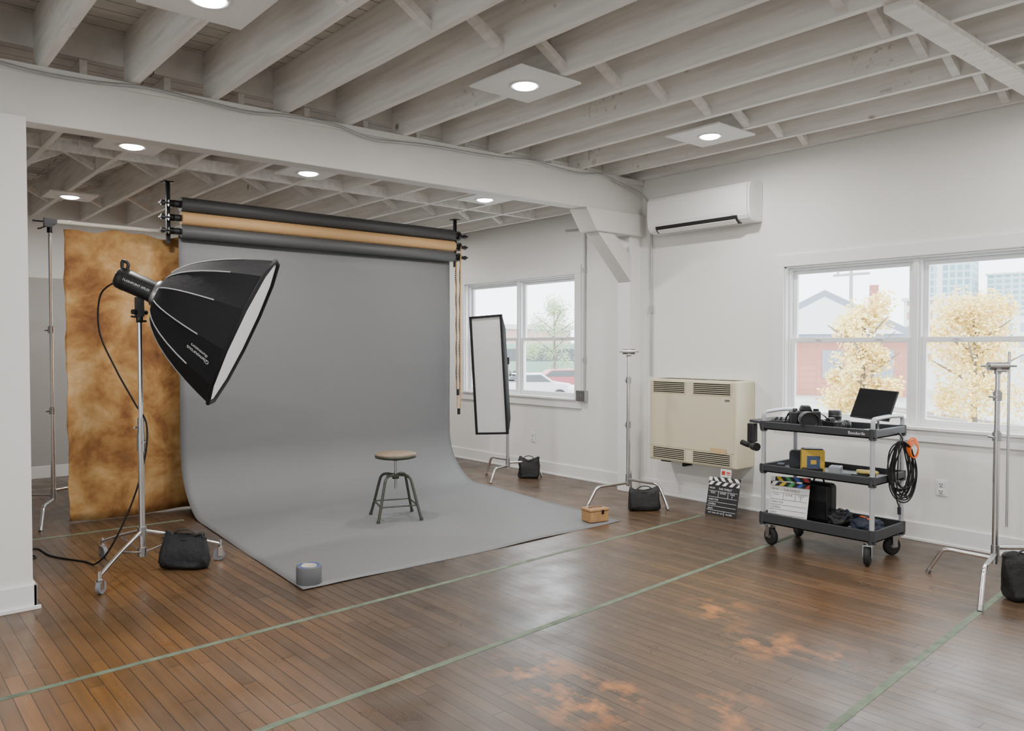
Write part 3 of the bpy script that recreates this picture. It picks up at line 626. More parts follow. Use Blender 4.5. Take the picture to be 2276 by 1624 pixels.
# ------------------------------------------------------------ sandbags
def sandbag(loc,rz,w,h,d,label,sd):
    o=thing('sandbag',loc,label,'sandbag',rz,'black sandbags')
    nu,nv_=48,28; vs=[];fs=[]
    def sp(c,e): return math.copysign(abs(c)**e,c)
    for j in range(nv_+1):
        ph=-pi/2+pi*j/nv_
        for i in range(nu):
            th=2*pi*i/nu
            x=sp(math.cos(th),.28)*sp(math.cos(ph),.22); y=sp(math.sin(th),.75)*sp(math.cos(ph),.55); z=sp(math.sin(ph),.30)
            tt=(z+1)/2
            th_=1.2-.95*tt**1.3
            wx=1.03-.10*tt+.04*math.sin(tt*5+sd)
            crease=1-.22*math.exp(-((tt-.62)/.05)**2)-.12*math.exp(-(x/.07)**2)
            p=Vector((x*w/2*wx,y*d/2*th_*crease,z*h/2))
            nz=noise.noise(p*11+Vector((sd,0,0)))*.020+noise.noise(p*28)*.009
            sag=-.035*(1-x*x)*max(0,z)+.012*abs(x)*max(0,z)
            vs.append((p.x+nz*.9,p.y+nz*(1.3 if abs(y)>.1 else .2),max(0.001,h/2+p.z+sag+(nz*.9 if z>-.8 else 0))))
    for j in range(nv_):
        for i in range(nu): fs.append((j*nu+i,j*nu+(i+1)%nu,(j+1)*nu+(i+1)%nu,(j+1)*nu+i))
    M().add(vs,fs,0,True).obj('bag',NYLON,o)
    M().tube(cr([(-w*.25,-.004,h*.82),(-w*.21,-.006,h*.93),(-w*.10,-.004,h*1.0),(w*.08,0,h*1.0),(w*.2,0,h*.93),(w*.25,0,h*.82)],5),.010,8,flat=.45).obj('handle',NYLON,o)
    M().tube([(-w*.49,-d*.10,h*.80),(0,-d*.20,h*.74),(w*.48,-d*.10,h*.80)],.004,6).obj('seam',FABRIC,o)
RZ=-math.radians(40.7)
sandbag((1.74,5.42,0),RZ,.31,.26,.13,'black nylon sandbag on the floor beside the wheeled stand',1)
sandbag((5.93,6.60,0),RZ,.25,.25,.11,'black nylon sandbag leaning by the strip light stand',2)
sandbag((5.56,4.60,0),RZ+.1,.29,.22,.13,'black nylon sandbag resting by the C-stand leg',3)
sandbag((5.29,1.47,0),RZ-.2,.29,.30,.12,'black nylon sandbag by the C-stand under the window',4)
# ------------------------------------------------------------ stool
so=thing('stool',(3.66,5.82,.004),'round wooden-seat adjustable industrial stool with olive metal legs','stool',RZ+.35)
M().lathe([(0,.535),(.165,.535),(.178,.542),(.180,.556),(.174,.566),(.0,.570)],40).obj('seat',SEATW,so)
M().lathe([(.150,.520),(.179,.528),(.182,.55),(.179,.551),(.17,.536)],40).obj('seat_rim',OLIVE,so)
M().cyl((0,0,.25),(0,0,.53),.012,n=12).obj('screw_post',STEEL,so)
M().cyl((0,0,.50),(0,0,.534),.03,.05).obj('seat_plate',OLIVE,so)
M().cyl((0,0,.34),(0,0,.385),.03,n=16).cyl((0,0,.37),(0,0,.378),.08,n=20).obj('hub',OLIVE,so)
for k in range(4):
    a=pi/4+k*pi/2; d=Vector((math.cos(a),math.sin(a),0)); u=Vector((0,0,1))
    M().tube(cr([d*.02+u*.372,d*.10+u*.376,d*.150+u*.352,d*.175+u*.29,d*.22+u*.14,d*.262+u*.012],5),.0125,10).cyl(d*.264+u*0,d*.262+u*.02,.016,n=10).obj('leg',OLIVE,so)
for k in range(4):
    a=pi/4+k*pi/2; b=a+pi/2; u=Vector((0,0,.125))
    p=Vector((math.cos(a),math.sin(a),0))*.224+u; q2=Vector((math.cos(b),math.sin(b),0))*.224+u
    M().tube([p,q2],.010,8,flat=.6).obj('footrest',OLIVE,so)
# ------------------------------------------------------------ tape roll, wood box
tr=thing('tape_roll',(2.215,4.545,.008),'grey gaffer tape roll lying flat on the paper corner','tape')
M().lathe([(.048,0),(.077,0),(.079,.003),(.079,.107),(.077,.11),(.048,.11),(.048,0)],48).obj('tape',TAPEG,tr)
M().lathe([(.0425,.001),(.0482,.001),(.0482,.111),(.0425,.111),(.0425,.001)],48).obj('cardboard_core',mat('core_card',(.55,.50,.42),.8),tr)
m=M(); nseg=48; vs=[];fs=[]
for k in range(nseg):
    a=k/nseg*2*pi
    for r_ in (.052,.072): vs.append((r_*math.cos(a),r_*math.sin(a),.1108))
for k in range(nseg):
    if (k//4)%3!=2: fs.append((k*2,k*2+1,((k+1)%nseg)*2+1,((k+1)%nseg)*2))
m.add(vs,fs); m.obj('label',[BLUEL],tr)
M().text('TAPE',.016,Matrix.Translation((0,-.062,.1116))).text('TAPE',.016,Matrix.Rotation(pi,4,'Z')@Matrix.Translation((0,-.062,.1116))).obj('lettering',WHITE,tr)
wb=thing('wooden_box',(4.88,4.58,.006),'small wooden lidded box with leather strap weighting the paper corner','box',RZ+.5)
M().bb((-.095,-.07,0),(.095,.07,.09)).obj('body',WOODB,wb,bevel=.008)
M().bb((-.099,-.074,.092),(.099,.074,.114)).obj('lid',WOODB,wb,bevel=.006)
M().tube(cr([(-.07,0,.115),(-.05,0,.122),(0,0,.125),(.05,0,.122),(.07,0,.115)],4),.010,8,flat=.35).obj('strap',LEATH,wb)
M().box((.03,-.075,.085),(.02,.006,.035)).obj('latch',BLACKM,wb)
# ------------------------------------------------------------ clapperboards
def clapper(loc,rot,w,h,dark,label):
    o=thing('clapperboard',loc,label,'clapperboard',rot=rot)
    bm_=mat('slate_black',(.02,.02,.022),.4) if dark else mat('slate_white',(.80,.80,.78),.4); ink=WHITE if dark else INK
    M().bb((-w/2,-.004,0),(w/2,.004,h)).obj('slate',bm_,o,bevel=.002)
    m=M(); F=lambda x,z:Matrix.Translation((x,-.0052,z))@Matrix.Rotation(pi/2,4,'X')
    ln=lambda x0,x1,z0,z1: m.bb((x0,-.0055,z0),(x1,-.0042,z1))
    for z in (.80,.60,.44,.30,.16): ln(-w*.46,w*.46,h*z,h*z+.0025)
    for x in (-.15,.16): ln(w*x,w*x+.0025,h*.60,h*.80)
    ln(w*.1,w*.1+.0025,h*.02,h*.16)
    s=h*.075
    m.text('PROD.',s,F(-w*.36,h*.90)); m.text('THE TIMELIT',s*1.2,F(w*.06,h*.89))
    m.text('ROLL',s,F(-w*.32,h*.75)); m.text('SCENE',s,F(0,h*.75)); m.text('TAKE',s,F(w*.3,h*.75)); m.text('1',s*1.8,F(w*.3,h*.67))
    m.text('DIRECTOR',s,F(-w*.28,h*.52)); m.text('CAMERA',s,F(-w*.31,h*.37)); m.text('DATE',s,F(-w*.35,h*.22)); m.text('FILTERS',s*.9,F(w*.27,h*.08)); m.text('DAY  NITE  INT  EXT',s*.8,F(-w*.16,h*.08))
    m.obj('lettering',ink,o)
    sh=h*.13
    cols=[WHITE,INK] if dark else [mat('stripe_white',(.8,.8,.8),.5),INK,mat('s_yellow',(.75,.55,.03),.5),mat('s_green',(.05,.4,.12),.5),mat('s_blue',(.05,.12,.5),.5),mat('s_red',(.6,.04,.04),.5)]
    def stick(nm,T,off):
        m=M(); m.box((0,0,sh/2),(w,.012,sh),T=T,mat=1); k=9
        for i in range(k):
            if i%2==0:
                x0=-w/2+i*w/k; x1=x0+w/k; sk=w/k*.8*off
                if i==0: sk=0 if off<0 else sk
                xs=[max(-w/2,min(w/2,v)) for v in (x0,x1,x1+sk,x0+sk)]
                ci=0 if dark else (0,2,3,4,5)[(i//2)%5]
                m.add([(xs[0],-.0068,.001),(xs[1],-.0068,.001),(xs[2],-.0068,sh-.001),(xs[3],-.0068,sh-.001)],[(0,1,2,3)],ci,False,T)
        m.obj(nm,cols,o)
    stick('lower_stick',Matrix.Translation((0,-.002,h)),1)
    stick('clap_stick',Matrix.Translation((-w/2,-.002,h+sh+.001))@Matrix.Rotation(-(.03 if dark else .05),4,'Y')@Matrix.Translation((w/2,0,0)),-1)
    M().cyl((-w/2+.015,-.011,h+sh),(-w/2+.015,.008,h+sh),.008).obj('hinge',STEEL,o)
    return o
clapper((5.86,3.99,.001),(-.24,0,-pi/2+.05),.31,.265,True,'black slate clapperboard leaning on the floor under the heater')
# ------------------------------------------------------------ cart
CX,CY=5.525,2.81
ct=thing('service_cart',(CX,CY,0),'three-tier dark grey plastic utility cart on pneumatic casters','cart')
def tray(z0,z1,name,ext=False):
    m=M(); a,b=.255,.435; w_=.018
    m.bb((-a,-b,z0),(a,b,z0+.015)); m.bb((-a,-b,z0),(-a+w_,b,z1)); m.bb((a-w_,-b,z0),(a,b,z1)); m.bb((-a+w_,-b,z0),(a-w_,-b+w_,z1)); m.bb((-a+w_,b-w_,z0),(a-w_,b,z1))
    for sx in (-1,1):
        for sy in (-1,1): m.cyl((sx*.232,sy*.412,z0-.012),(sx*.232,sy*.412,z1+.004),.026,n=16)
    if ext:
        m.prism([(-.25,b),(-.19,b+.13),(.19,b+.13),(.25,b)],z1-.02,z1,'Z'); m.prism([(-.22,b),(-.13,b+.08),(.13,b+.08),(.22,b)],z0+.01,z1-.02,'Z')
    return m.obj(name,TRAY,ct,bevel=.005)
t1=tray(.875,.935,'tray',True); tray(.555,.61,'tray'); tray(.165,.245,'tray')
M().text('Boodorife',.029,Matrix.Translation((-.2562,-.31,.905))@Matrix.Rotation(-pi/2,4,'Z')@Matrix.Rotation(pi/2,4,'X')).obj('lettering',WHITE,t1)
for sx in (-1,1):
    for sy in (-1,1): M().cyl((sx*.232,sy*.412,.14),(sx*.232,sy*.412,.93),.0165,n=16).obj('post',ALU,ct)
for sy in (-1,1):
    y=sy*.412; hz=-.024
    M().tube(cr([(-.232,y,.93),(-.232,y,.975),(-.222,y,1.005+hz*.3),(-.19,y,1.03+hz),(0,y,1.036+hz),(.19,y,1.03+hz),(.222,y,1.005+hz*.3),(.232,y,.975),(.232,y,.93)],5),.015,12).obj('handle',ALU,ct)
for sx in (-1,1):
    for sy in (-1,1):
        x,y=sx*.205,sy*.375; an=(.3,1.2,-.5,.9)[(sx+1)+(sy+1)//2]; d=Vector((math.cos(an),math.sin(an),0)); s=Vector((-d.y,d.x,0)); c=Vector((x,y,0)); u=Vector((0,0,1))
        cs=M().cyl(c+u*.140,c+u*.166,.022).box(c+u*.158,(.07,.07,.008)).box(c+u*.138,(.07,.06,.008),R=(0,0,an)).box(c+s*.028+u*.10-d*.012,(.04,.005,.08),R=(0,0,an)).box(c-s*.028+u*.10-d*.012,(.04,.005,.08),R=(0,0,an)).obj('caster',STEEL,ct)
        w0=c+u*.067-d*.02; Tw=Matrix.Translation(w0)@s.to_track_quat('Z','Y').to_matrix().to_4x4()
        M().lathe([(.034,-.018),(.055,-.021),(.065,-.012),(.067,0),(.065,.012),(.055,.021),(.034,.018)],28,T=Tw).obj('caster_wheel',RUBBER,cs)
        M().lathe([(.0,-.02),(.012,-.024),(.018,-.014),(.034,-.016),(.034,.016),(.018,.014),(.012,.024),(0,.02)],24,T=Tw).obj('wheel_hub',STEEL,cs)
ZT=.8905; ZM=.5705; ZB=.1805
def dslr(loc,rz,s=1.,label=''):
    o=thing('camera',loc,label,'camera',rz); K=lambda *a:tuple(v*s for v in a)
    m=M().bb(K(-.07,-.03,0),K(.07,.03,.085)).bb(K(-.078,-.05,.0),K(-.04,.03,.082)).prism([(v*s,w_*s) for v,w_ in ((-.032,.083),(-.02,.112),(.02,.112),(.032,.083))],-.03*s,.03*s,'Y'); m.obj('body',BLACK,o,bevel=.007*s)
    m=M(); Tl=Matrix.Translation((0,-.03*s,.045*s))@Matrix.Rotation(pi/2,4,'X')
    m.lathe([(.034*s,0),(.036*s,.01*s),(.036*s,.05*s),(.04*s,.055*s),(.04*s,.085*s),(.036*s,.09*s),(.036*s,.115*s),(.043*s,.12*s),(.046*s,.15*s),(.041*s,.15*s),(.038*s,.125*s)],32,T=Tl); m.obj('lens',BLACK,o)
    m=M().lathe([(.0,.118*s),(.02*s,.122*s),(.038*s,.12*s)],28,T=Tl); m.obj('front_glass',DARKGL,o)
    for t in (.02,.065,.10):
        M().lathe([(.0405*s,t*s-.001),(.0412*s,t*s),(.0405*s,t*s+.001)],28,T=Tl).obj('lens_ring',STEEL,o)
    for p_,q_,r_ in ((K(.05,0,.085),K(.05,0,.095),.014),(K(-.055,-.03,.082),K(-.055,-.03,.09),.008),(K(-.048,0.01,.085),K(-.048,.01,.094),.012)): M().cyl(p_,q_,r_*s).obj('dial',BLACKM,o)
    M().tube(cr([K(.072,0,.07),K(.10,.02,.05),K(.11,.05,.01),K(.06,.07,.006),K(-.03,.06,.006),K(-.09,.04,.02),K(-.08,.0,.07)],5),.005*s,6,flat=.4).obj('strap',NYLON,o)
dslr((5.50,3.00,ZT),-.95,1.5,'black DSLR camera with large zoom lens on the cart top')
dslr((5.42,2.76,ZT),1.2,.85,'small black mirrorless camera lying on the cart top')
def lens(loc,label,r=.036,h_=.085,rot=None):
    o=thing('camera_lens',loc,label,'lens',rot=rot,group='camera lenses on the cart')
    M().lathe([(r*.8,0),(r*.85,.004),(r*.85,.015),(r,.02),(r,h_*.55),(r*1.05,h_*.6),(r*1.05,h_*.95),(r*.95,h_),(0,h_)],32).obj('barrel',BLACK,o)
    M().lathe([(r*1.0,h_*.28),(r*1.04,h_*.3),(r*1.04,h_*.50),(r*1.0,h_*.52)],32).obj('grip_ring',RUBBER,o); M().lathe([(r*1.052,h_*.70),(r*1.06,h_*.71),(r*1.052,h_*.72)],32).obj('accent_ring',STEEL,o)
lens((5.62,2.83,ZT),'black camera lens standing upright on the cart top',.045,.135)
lens((5.35,2.89,ZT+.038),'short black lens lying on the cart top',.036,.07,(pi/2,0,.4))
mo=thing('field_monitor',(5.60,2.53,ZT),'thin black monitor tilted on a small silver stand','monitor',-1.68)
TM=Matrix.Translation((0,0,.195))@Matrix.Rotation(-.48,4,'X')@Matrix.Rotation(.05,4,'Y')
M().box((0,0,0),(.30,.014,.235),T=TM).obj('screen_body',BLACK,mo,bevel=.005)
M().box((0,-.0078,0),(.285,.001,.22),T=TM).obj('screen',DARKGL,mo)
M().box((0,.02,.006),(.15,.13,.010)).tube(cr([(0,.06,.01),(0,.055,.07),(0,.04,.13),(0,.01,.185)],4),.009,8).obj('stand',CHROME,mo)
def radio(loc,rz,label):
    o=thing('walkie_talkie',loc,label,'radio',rz,'small radios on the cart')
    M().bb((-.05,-.025,0),(.05,.025,.055)).obj('body',BLACK,o,bevel=.006)
    M().cyl((.05,.01,.025),(.11,.012,.04),.006,.004,n=8).obj('antenna',RUBBER,o)
    for x_ in (-.02,.015): M().cyl((x_,0,.055),(x_,0,.067),.009).obj('dial',RUBBER,o)
    M().box((-.01,-.0255,.026),(.04,.001,.018)).obj('display',STEEL,o)
radio((5.36,3.14,ZT),-1.2,'small black radio transmitter on the cart top'); radio((5.46,3.19,ZT),-.6,'small black radio transmitter behind the camera')
M().box((0,0,0),(.06,.11,.003)).obj('notepad',WHITE,loc=(5.33,2.55,ZT+.002),label='small white note card on the cart top',cat='card',rot=(0,0,.2))
po=thing('pouch',(5.50,3.07,ZM),'small black mesh zip pouch on the middle shelf','pouch',-.9)
M().bb((-.05,-.035,0),(.05,.035,.14)).obj('body',mat('blue_black_mesh',(.03,.035,.045),.7,bump=.6,bs=90),po,bevel=.022,seg=4); M().tube([(-.04,-.0,.141),(.04,0,.141)],.004,6).obj('zip',STEEL,po)
yb=thing('storage_box',(5.48,2.93,ZM),'yellow and navy boxed accessory on the middle shelf','box',-.95)
M().bb((-.08,-.055,0),(.08,.055,.165)).obj('body',YELLOW,yb,bevel=.008); M().bb((-.045,-.059,.035),(.045,-.054,.12)).obj('front_label',mat('box_label',(.05,.08,.16),.5),yb,bevel=.002); M().bb((-.07,-.045,.165),(.07,.045,.172)).obj('lid',mat('navy_lid',(.03,.04,.08),.5),yb,bevel=.003)
M().box((-.0,-.0602,.075),(.04,.001,.03)).obj('emblem',YELLOW,yb)
def glove(loc,rz,mt,label,name='work_glove'):
    o=thing(name,loc,label,'glove',rz); 
    M().lathe([(0,0),(.035,.002),(.045,.012),(.04,.024),(0,.028)],20,T=Matrix.Diagonal((1.3,.9,1,1))).obj('palm',mt,o)
    for k in range(4):
        y=-.028+k*.019; M().tube(cr([(.03,y,.014),(.07,y*1.2,.018),(.105-.01*abs(k-1.5),y*1.3,.012)],4),.010,8).obj('finger',mt,o)
    M().tube(cr([(-.01,.03,.014),(.02,.06,.016),(.045,.07,.012)],4),.010,8).obj('thumb',mt,o)
glove((5.47,2.54,ZM+.03),-1.8,mat('leather_yellow',(.60,.45,.14),.7),'tan yellow leather work glove on the middle shelf'); glove((5.38,2.64,ZM+.001),2.7,mat('leather_dark',(.04,.04,.045),.7),'dark work glove on the middle shelf')
for (x,y,w_,d_,h_,mt,rz,lb) in ((5.38,3.13,.09,.05,.045,BLACK,.4,'small black battery charger on the middle shelf'),(5.35,2.86,.13,.07,.045,BLACK,-.7,'flat black filter case on the middle shelf'),(5.50,2.76,.12,.08,.055,mat('grey_case',(.30,.31,.33),.5),.3,'flat grey case on the middle shelf'),(5.49,2.55,.16,.12,.029,BLACK,.1,'flat black tool case on the middle shelf')):
    o=thing('accessory_case',(x,y,ZM),lb,'case',rz,'small accessory cases on the middle shelf'); M().bb((-w_/2,-d_/2,0),(w_/2,d_/2,h_)).obj('body',mt,o,bevel=.004)
    if h_>.03: M().bb((-w_*.3,-d_*.3,h_),(w_*.3,d_*.3,h_+.002)).obj('lid_label',mat('blue_sticker',(.08,.12,.22),.5),o)
clapper((5.345,3.06,ZB+.012),(-.25,0,-pi/2+.12),.30,.255,False,'white clapperboard with coloured stripes on the bottom shelf')
bc=thing('equipment_case',(5.58,2.93,ZB),'upright black padded equipment case on the bottom shelf','case',-pi/2)
M().bb((-.12,-.06,0),(.12,.06,.30)).obj('body',NYLON,bc,bevel=.035,seg=4); M().tube(cr([(-.04,0,.295),(-.03,0,.325),(.03,0,.325),(.04,0,.295)],4),.007,8).obj('handle',RUBBER,bc); M().bb((-.09,-.068,.03),(.09,-.058,.16)).obj('pocket',FABRIC,bc,bevel=.01)
def blob(name,loc,rz,dims,mt,label,cat,seed,group=None):
    o=thing(name,loc,label,cat,rz,group); vs=[];fs=[]; nu,nv_=36,18
    for j in range(nv_+1):
        ph=-pi/2+pi*j/nv_
        for i in range(nu):
            th=2*pi*i/nu; p=Vector((math.cos(th)*math.cos(ph)**.7 if math.cos(ph)>0 else 0,math.sin(th)*max(0,math.cos(ph))**.7,math.sin(ph)))
            k=1+.32*noise.noise(p*2.2+Vector((seed,0,0)))+.14*noise.noise(p*6+Vector((seed,0,0)))
            vs.append((p.x*dims[0]/2*k,p.y*dims[1]/2*k,max(.001,dims[2]/2*(1+p.z*k))))
    for j in range(nv_):
        for i in range(nu): fs.append((j*nu+i,j*nu+(i+1)%nu,(j+1)*nu+(i+1)%nu,(j+1)*nu+i))
    M().add(vs,fs,0,True).obj('cloth',mt,o); return o
b1=blob('folded_bag',(5.49,2.72,ZB),0.2,(.24,.16,.13),NYLON,'crumpled black gear bag on the bottom shelf','bag',3)
M().tube(cr([(-.09,-.05,.08),(-.05,-.07,.12),(.02,-.04,.135),(.08,-.06,.09)],5),.008,8,flat=.4).obj('strap',mat('navy_strap',(.02,.03,.06),.7),b1)
b2=blob('folded_bag',(5.48,2.52,ZB),1.2,(.18,.24,.11),mat('navy_cloth',(.02,.025,.045),.75,bump=.4,bs=20),'crumpled navy cloth with orange strap on the bottom shelf','bag',9)
M().tube(cr([(-.08,.0,.09),(-.02,.03,.115),(.06,.0,.105),(.1,-.03,.05)],5),.006,8).obj('strap',ORANGE,b2)
ho=thing('monopod_grip',(5.42,3.40,.70),'black handheld camera support hanging from the cart end','camera support',0)
M().bb((-.03,-.03,.05),(.03,.03,.20)).obj('clamp',BLACK,ho,bevel=.008)
M().tube(cr([(-.10,-.08,.03),(-.05,-.03,.02),(0,0,.035),(.03,.05,.02),(.04,.12,.035)],5),.022,12).obj('grip',RUBBER,ho)
M().cyl((-.11,-.11,.03),(-.09,-.07,.03),.032,n=16).obj('end_knob',BLACK,ho)
# coiled cables
ck=thing('coiled_cable',(5.56,2.325,.86),'coil of black cables with orange plug hanging from the cart end','cable',-.75)
m=M()
for k in range(12):
    a0=random.uniform(-.018,.018); rw=.080+random.uniform(-.03,.035); rh=.165+random.uniform(-.04,.045); off=random.uniform(-.02,.02); ph_=random.uniform(0,6)
    pts=[(off+rw*math.cos(t)*(1-.15*math.sin(t))+.006*math.sin(2*t+ph_),-.020+a0+.012*math.sin(3*t+k),-.02-rh+rh*math.sin(t)+.006*math.sin(3*t+ph_)) for t in [2*pi*i/34 for i in range(34)]]
    m.tube(pts,.0050,6,closed=True)
m.tube(cr([(-.03,-.02,-.32),(-.04,-.03,-.40),(-.02,-.03,-.47)],5),.0048,6)
m.tube(cr([(.03,-.02,-.30),(.02,-.03,-.36),(.035,-.03,-.41)],5),.0048,6)
m.obj('coil',RUBBER,ck)
M().cyl((-.02,-.03,-.47),(-.018,-.03,-.52),.012,n=10).obj('plug',BLACK,ck)
m=M()
for k in range(4): m.tube([(.070+(.026+.004*k)*math.cos(t),-.05+.009*k,-.075+(.05+.006*k)*math.sin(t)+k*.006) for t in [2*pi*i/20 for i in range(20)]],.005,6,closed=True)
m.obj('orange_cord',ORANGE,ck)
M().tube(cr([(0,.07,.02),(0,.03,.035),(0,-.02,.01),(0,-.02,-.03)],5),.005,8).obj('hook',BLACKM,ck)
# ------------------------------------------------------------ outside
g=M(); GZ=-1.3
g.bb((-200,-150,GZ-.2),(420,320,GZ)); g=g.obj('ground',mat('asphalt_pale',(.50,.50,.49),.9,var=.12,vs=.3)); g['label']='pale asphalt ground outside the building'; g['category']='ground'; g['kind']='structure'
def building(loc,dims,mt,label,rz=0):
    o=thing('building',loc,label,'building',rz); a,b,c_=dims
    M().bb((-a/2,-b/2,0),(a/2,b/2,c_)).obj('facade',mt,o); M().bb((-a/2-.3,-b/2-.3,c_),(a/2+.3,b/2+.3,c_+.5)).obj('parapet',mat('parapet',(.65,.65,.65),.7),o); return o
building((216,80,GZ),(12,14,29),facade_mat('glass_teal',(.48,.60,.63),(.24,.39,.44),1.6,1.8,.25),'tall teal glass office tower in the distance',.2)
building((222,66,GZ),(9,9,20.5),facade_mat('glass_blue',(.54,.63,.66),(.30,.44,.52),1.8,1.4,.3),'blue glass office block in the distance')
building((133,49,GZ),(9,9,10),facade_mat('white_red',(.76,.73,.71),(.55,.33,.28),1.6,2.2,.5),'white and red brick apartment block')
building((130,34,GZ),(9,16,7.5),facade_mat('white_apart',(.78,.78,.77),(.46,.50,.55),1.6,2.2,.5),'white apartment block across the tracks')
building((64,112,GZ),(18,9,15),facade_mat('white_office',(.78,.78,.77),(.56,.59,.62),2.0,2.2,.5),'white office building in the distance')
building((54,64,GZ),(14,6,4.6),facade_mat('brick_low',(.56,.38,.33),(.46,.46,.48),2.2,1.8,.6),'low red brick building across the car park')
hb=thing('house',(46,24,GZ),'red brick house with white gable and slate roof','house',.5)
RB=facade_mat('red_brick',(.48,.20,.15),(.56,.25,.19),.9,.35,.03)
M().bb((-4,-5,0),(4,5,3.4)).obj('walls',RB,hb)
M().prism([(-5.2,3.3),(0,6.0),(5.2,3.3)],-4.5,4.5,'X').obj('roof',mat('slate_roof',(.27,.31,.37),.7),hb)
M().prism([(-4,3.5),(0,5.6),(4,3.5)],-4.62,-4.5,'X').obj('gable',WHITE,hb)
M().bb((1,-3.2,4.2),(1.5,-2.7,6.6)).obj('chimney',RB,hb)
for k in range(3): M().bb((-4.05,-3.6+k*2.6,1.0),(-3.98,-2.5+k*2.6,2.6)).obj('house_window',mat('house_glass',(.32,.35,.39),.3),hb)
def tree(loc,hh,rad,mt,label,nl,sd):
    rnd=random.Random(sd); o=thing('tree',loc,label,'tree')
    m=M().tube(cr([(0,0,0),(.05,.03,hh*.3),(-.03,0,hh*.6),(0,.05,hh*.85)],4),[.12*(1-.8*i/12) for i in range(13)],8)
    for k in range(9):
        a=k*2.4; z=hh*(.3+.05*k); e=Vector((math.cos(a)*rad*.7,math.sin(a)*rad*.7,z+hh*.18)); m.tube([(0,0,z),tuple(e*.5+Vector((0,0,z*.5))),tuple(e)],[.06,.04,.015],6)
    m.obj('trunk',mat('bark',(.22,.19,.16),.9),o)
    vs=[];fs=[]; cl=[]
    for _ in range(30):
        zz=rnd.uniform(.18,.95); wf=1-.55*abs(zz-.45)/.5
        cl.append((rnd.uniform(-.75,.75)*rad*wf,rnd.uniform(-.75,.75)*rad*wf,hh*zz,rad*rnd.uniform(.18,.42)))
    for i in range(nl):
        c=rnd.choice(cl); p=Vector((rnd.gauss(0,1),rnd.gauss(0,1),rnd.gauss(0,1))).normalized()*c[3]*rnd.uniform(.3,1.15)+Vector(c[:3])
        a=Vector((rnd.gauss(0,1),rnd.gauss(0,1),rnd.gauss(0,1))).normalized(); b=a.orthogonal().normalized(); s=.075
        k=len(vs); vs+=[p-a*s,p+b*s*.6,p+a*s,p-b*s*.6]; fs.append((k,k+1,k+2,k+3))
    lv=M().add(vs,fs).obj('leaves',mt,o,fix=False); lv['kind']='stuff'
YL=mat('yellow_leaves',(.92,.74,.30),.8,var=.08,vs=3); GL=mat('green_leaves',(.46,.57,.35),.8,var=.15,vs=3)  # yellow leaves lightened: outdoor haze put into their colour
tree((25.2,11.75,GZ),4.5,1.6,YL,'small yellow autumn tree by the tracks',6500,1)
tree((28.6,9.6,GZ),4.4,2.0,YL,'yellow autumn tree beyond the window',7500,2)
tree((40.5,42.2,GZ),6.6,2.4,GL,'green leafy tree near the car park',6000,3)
def pole(loc,h_,r,label,mt):
    o=thing('utility_pole',loc,label,'pole'); M().cyl((0,0,0),(0,0,h_),r,r*.7,n=12).obj('shaft',mt,o); M().box((0,0,h_*.93),(.1,1.6,.1)).cyl((0,.6,h_*.93),(0,.6,h_*.93+.25),.05,n=8).obj('crossarm',mt,o)
pole((33.5,16.2,GZ),6.4,.10,'tall wooden utility pole',mat('pole_grey',(.40,.39,.38),.8)); pole((33,12.4,GZ),8.0,.13,'tall white lamp pole',mat('pole_white',(.75,.75,.75),.6))
rt=M()
for dy in (0,1.4): rt.box((34,13+dy,GZ+.05),(16,.1,.1),R=(0,0,.9))
rt.obj('railway_track',mat('rail',(.35,.31,.28),.6),label='pair of rusty railway rails outside',cat='track')
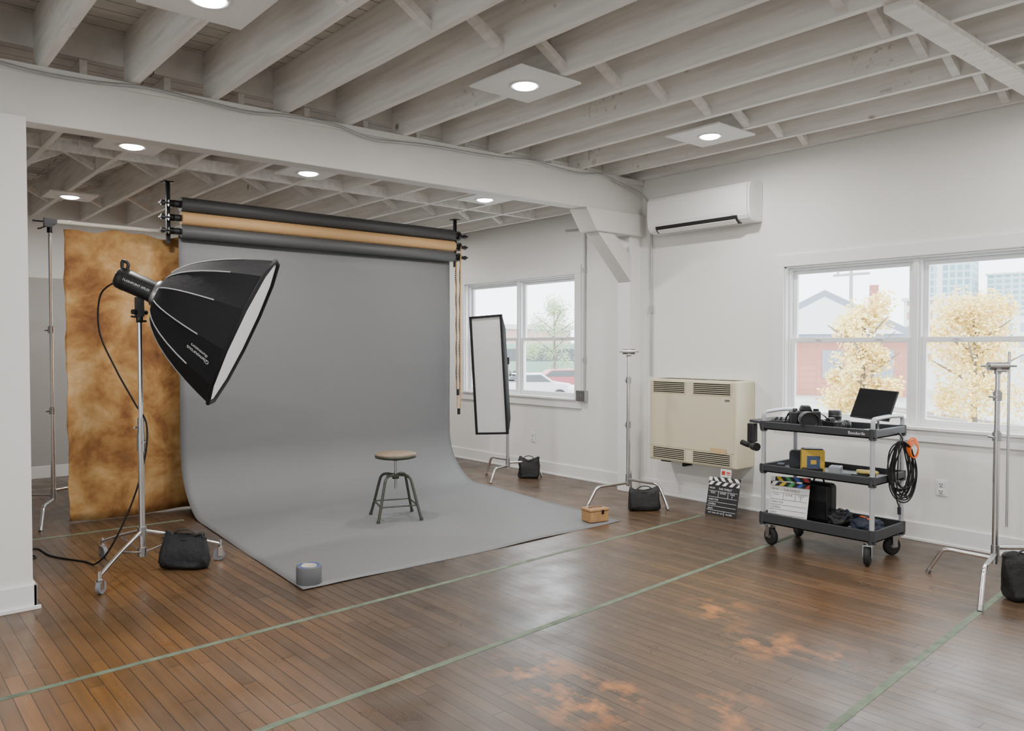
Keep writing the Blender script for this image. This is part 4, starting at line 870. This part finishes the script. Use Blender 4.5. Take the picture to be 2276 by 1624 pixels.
def car(loc,rz,col,label,bus=False):
    o=thing('bus' if bus else 'car',loc,label,'bus' if bus else 'car',rz,None if bus else 'parked cars'); pm=mat('car_%.2f_%.2f'%(col[0],col[2]),col,.3)
    if bus: pf=[(-5,.4),(-5,2.9),(-4.8,3.1),(4.7,3.1),(5,2.7),(5,.4)]; wd=1.25
    else: pf=[(-2.2,.35),(-2.25,.8),(-2.1,.95),(-1.6,1.0),(-1.0,1.42),(.5,1.45),(1.15,1.0),(2.0,.88),(2.25,.65),(2.2,.35)]; wd=.88
    M().prism(pf,-wd,wd,'Y').obj('body',pm,o,bevel=.06)
    gl=[(-4.7,1.5),(-4.7,2.6),(4.6,2.6),(4.8,1.5)] if bus else [(-1.45,1.02),(-.95,1.36),(.45,1.38),(.98,1.02)]
    M().prism(gl,-wd-.01,wd+.01,'Y').obj('side_window',mat('car_glass',(.11,.12,.13),.2),o)
    for x in ((-3.2,3.2) if bus else (-1.4,1.4)):
        for y in (-1,1): M().cyl((x,y*(wd-.15),.33),(x,y*(wd+.03),.33),.33,n=20).obj('wheel',mat('tyre',(.05,.05,.05),.7),o)
F=Vector((.6521,.7581,0));R_=Vector((.7581,-.6521,0))
for i,(rr_,dd,cc,lb) in enumerate(((1.0,40,(.62,.63,.66),'silver parked car by the building'),(3.2,47,(.42,.12,.14),'dark red parked car by the building'),(-1.6,50,(.78,.78,.8),'white parked car by the building'),(5.0,37,(.7,.7,.72),'pale grey parked car by the building'))):
    p=F*dd+R_*rr_; car((p.x,p.y,GZ),RZ+.15*(i%2),cc,lb)
p=F*70+R_*3.5; car((p.x,p.y,GZ),RZ,(.25,.38,.30),'green and white bus beyond the parked cars',True)
# ------------------------------------------------------------ world, camera
wd=bpy.data.worlds.new('World'); SC.world=wd; wd.use_nodes=True; bg=wd.node_tree.nodes['Background']; bg.inputs[0].default_value=(.94,.975,1,1); bg.inputs[1].default_value=7.4
cam=bpy.data.cameras.new('camera'); co=bpy.data.objects.new('scene_camera',cam); COL.objects.link(co); SC.camera=co
cam.sensor_fit='HORIZONTAL'; cam.sensor_width=36; cam.lens=36*1730/2276; cam.clip_end=1000; cam.clip_start=.05
co.location=(0,0,1.5); co.rotation_euler=(math.radians(90-1.39),0,-math.radians(40.7))
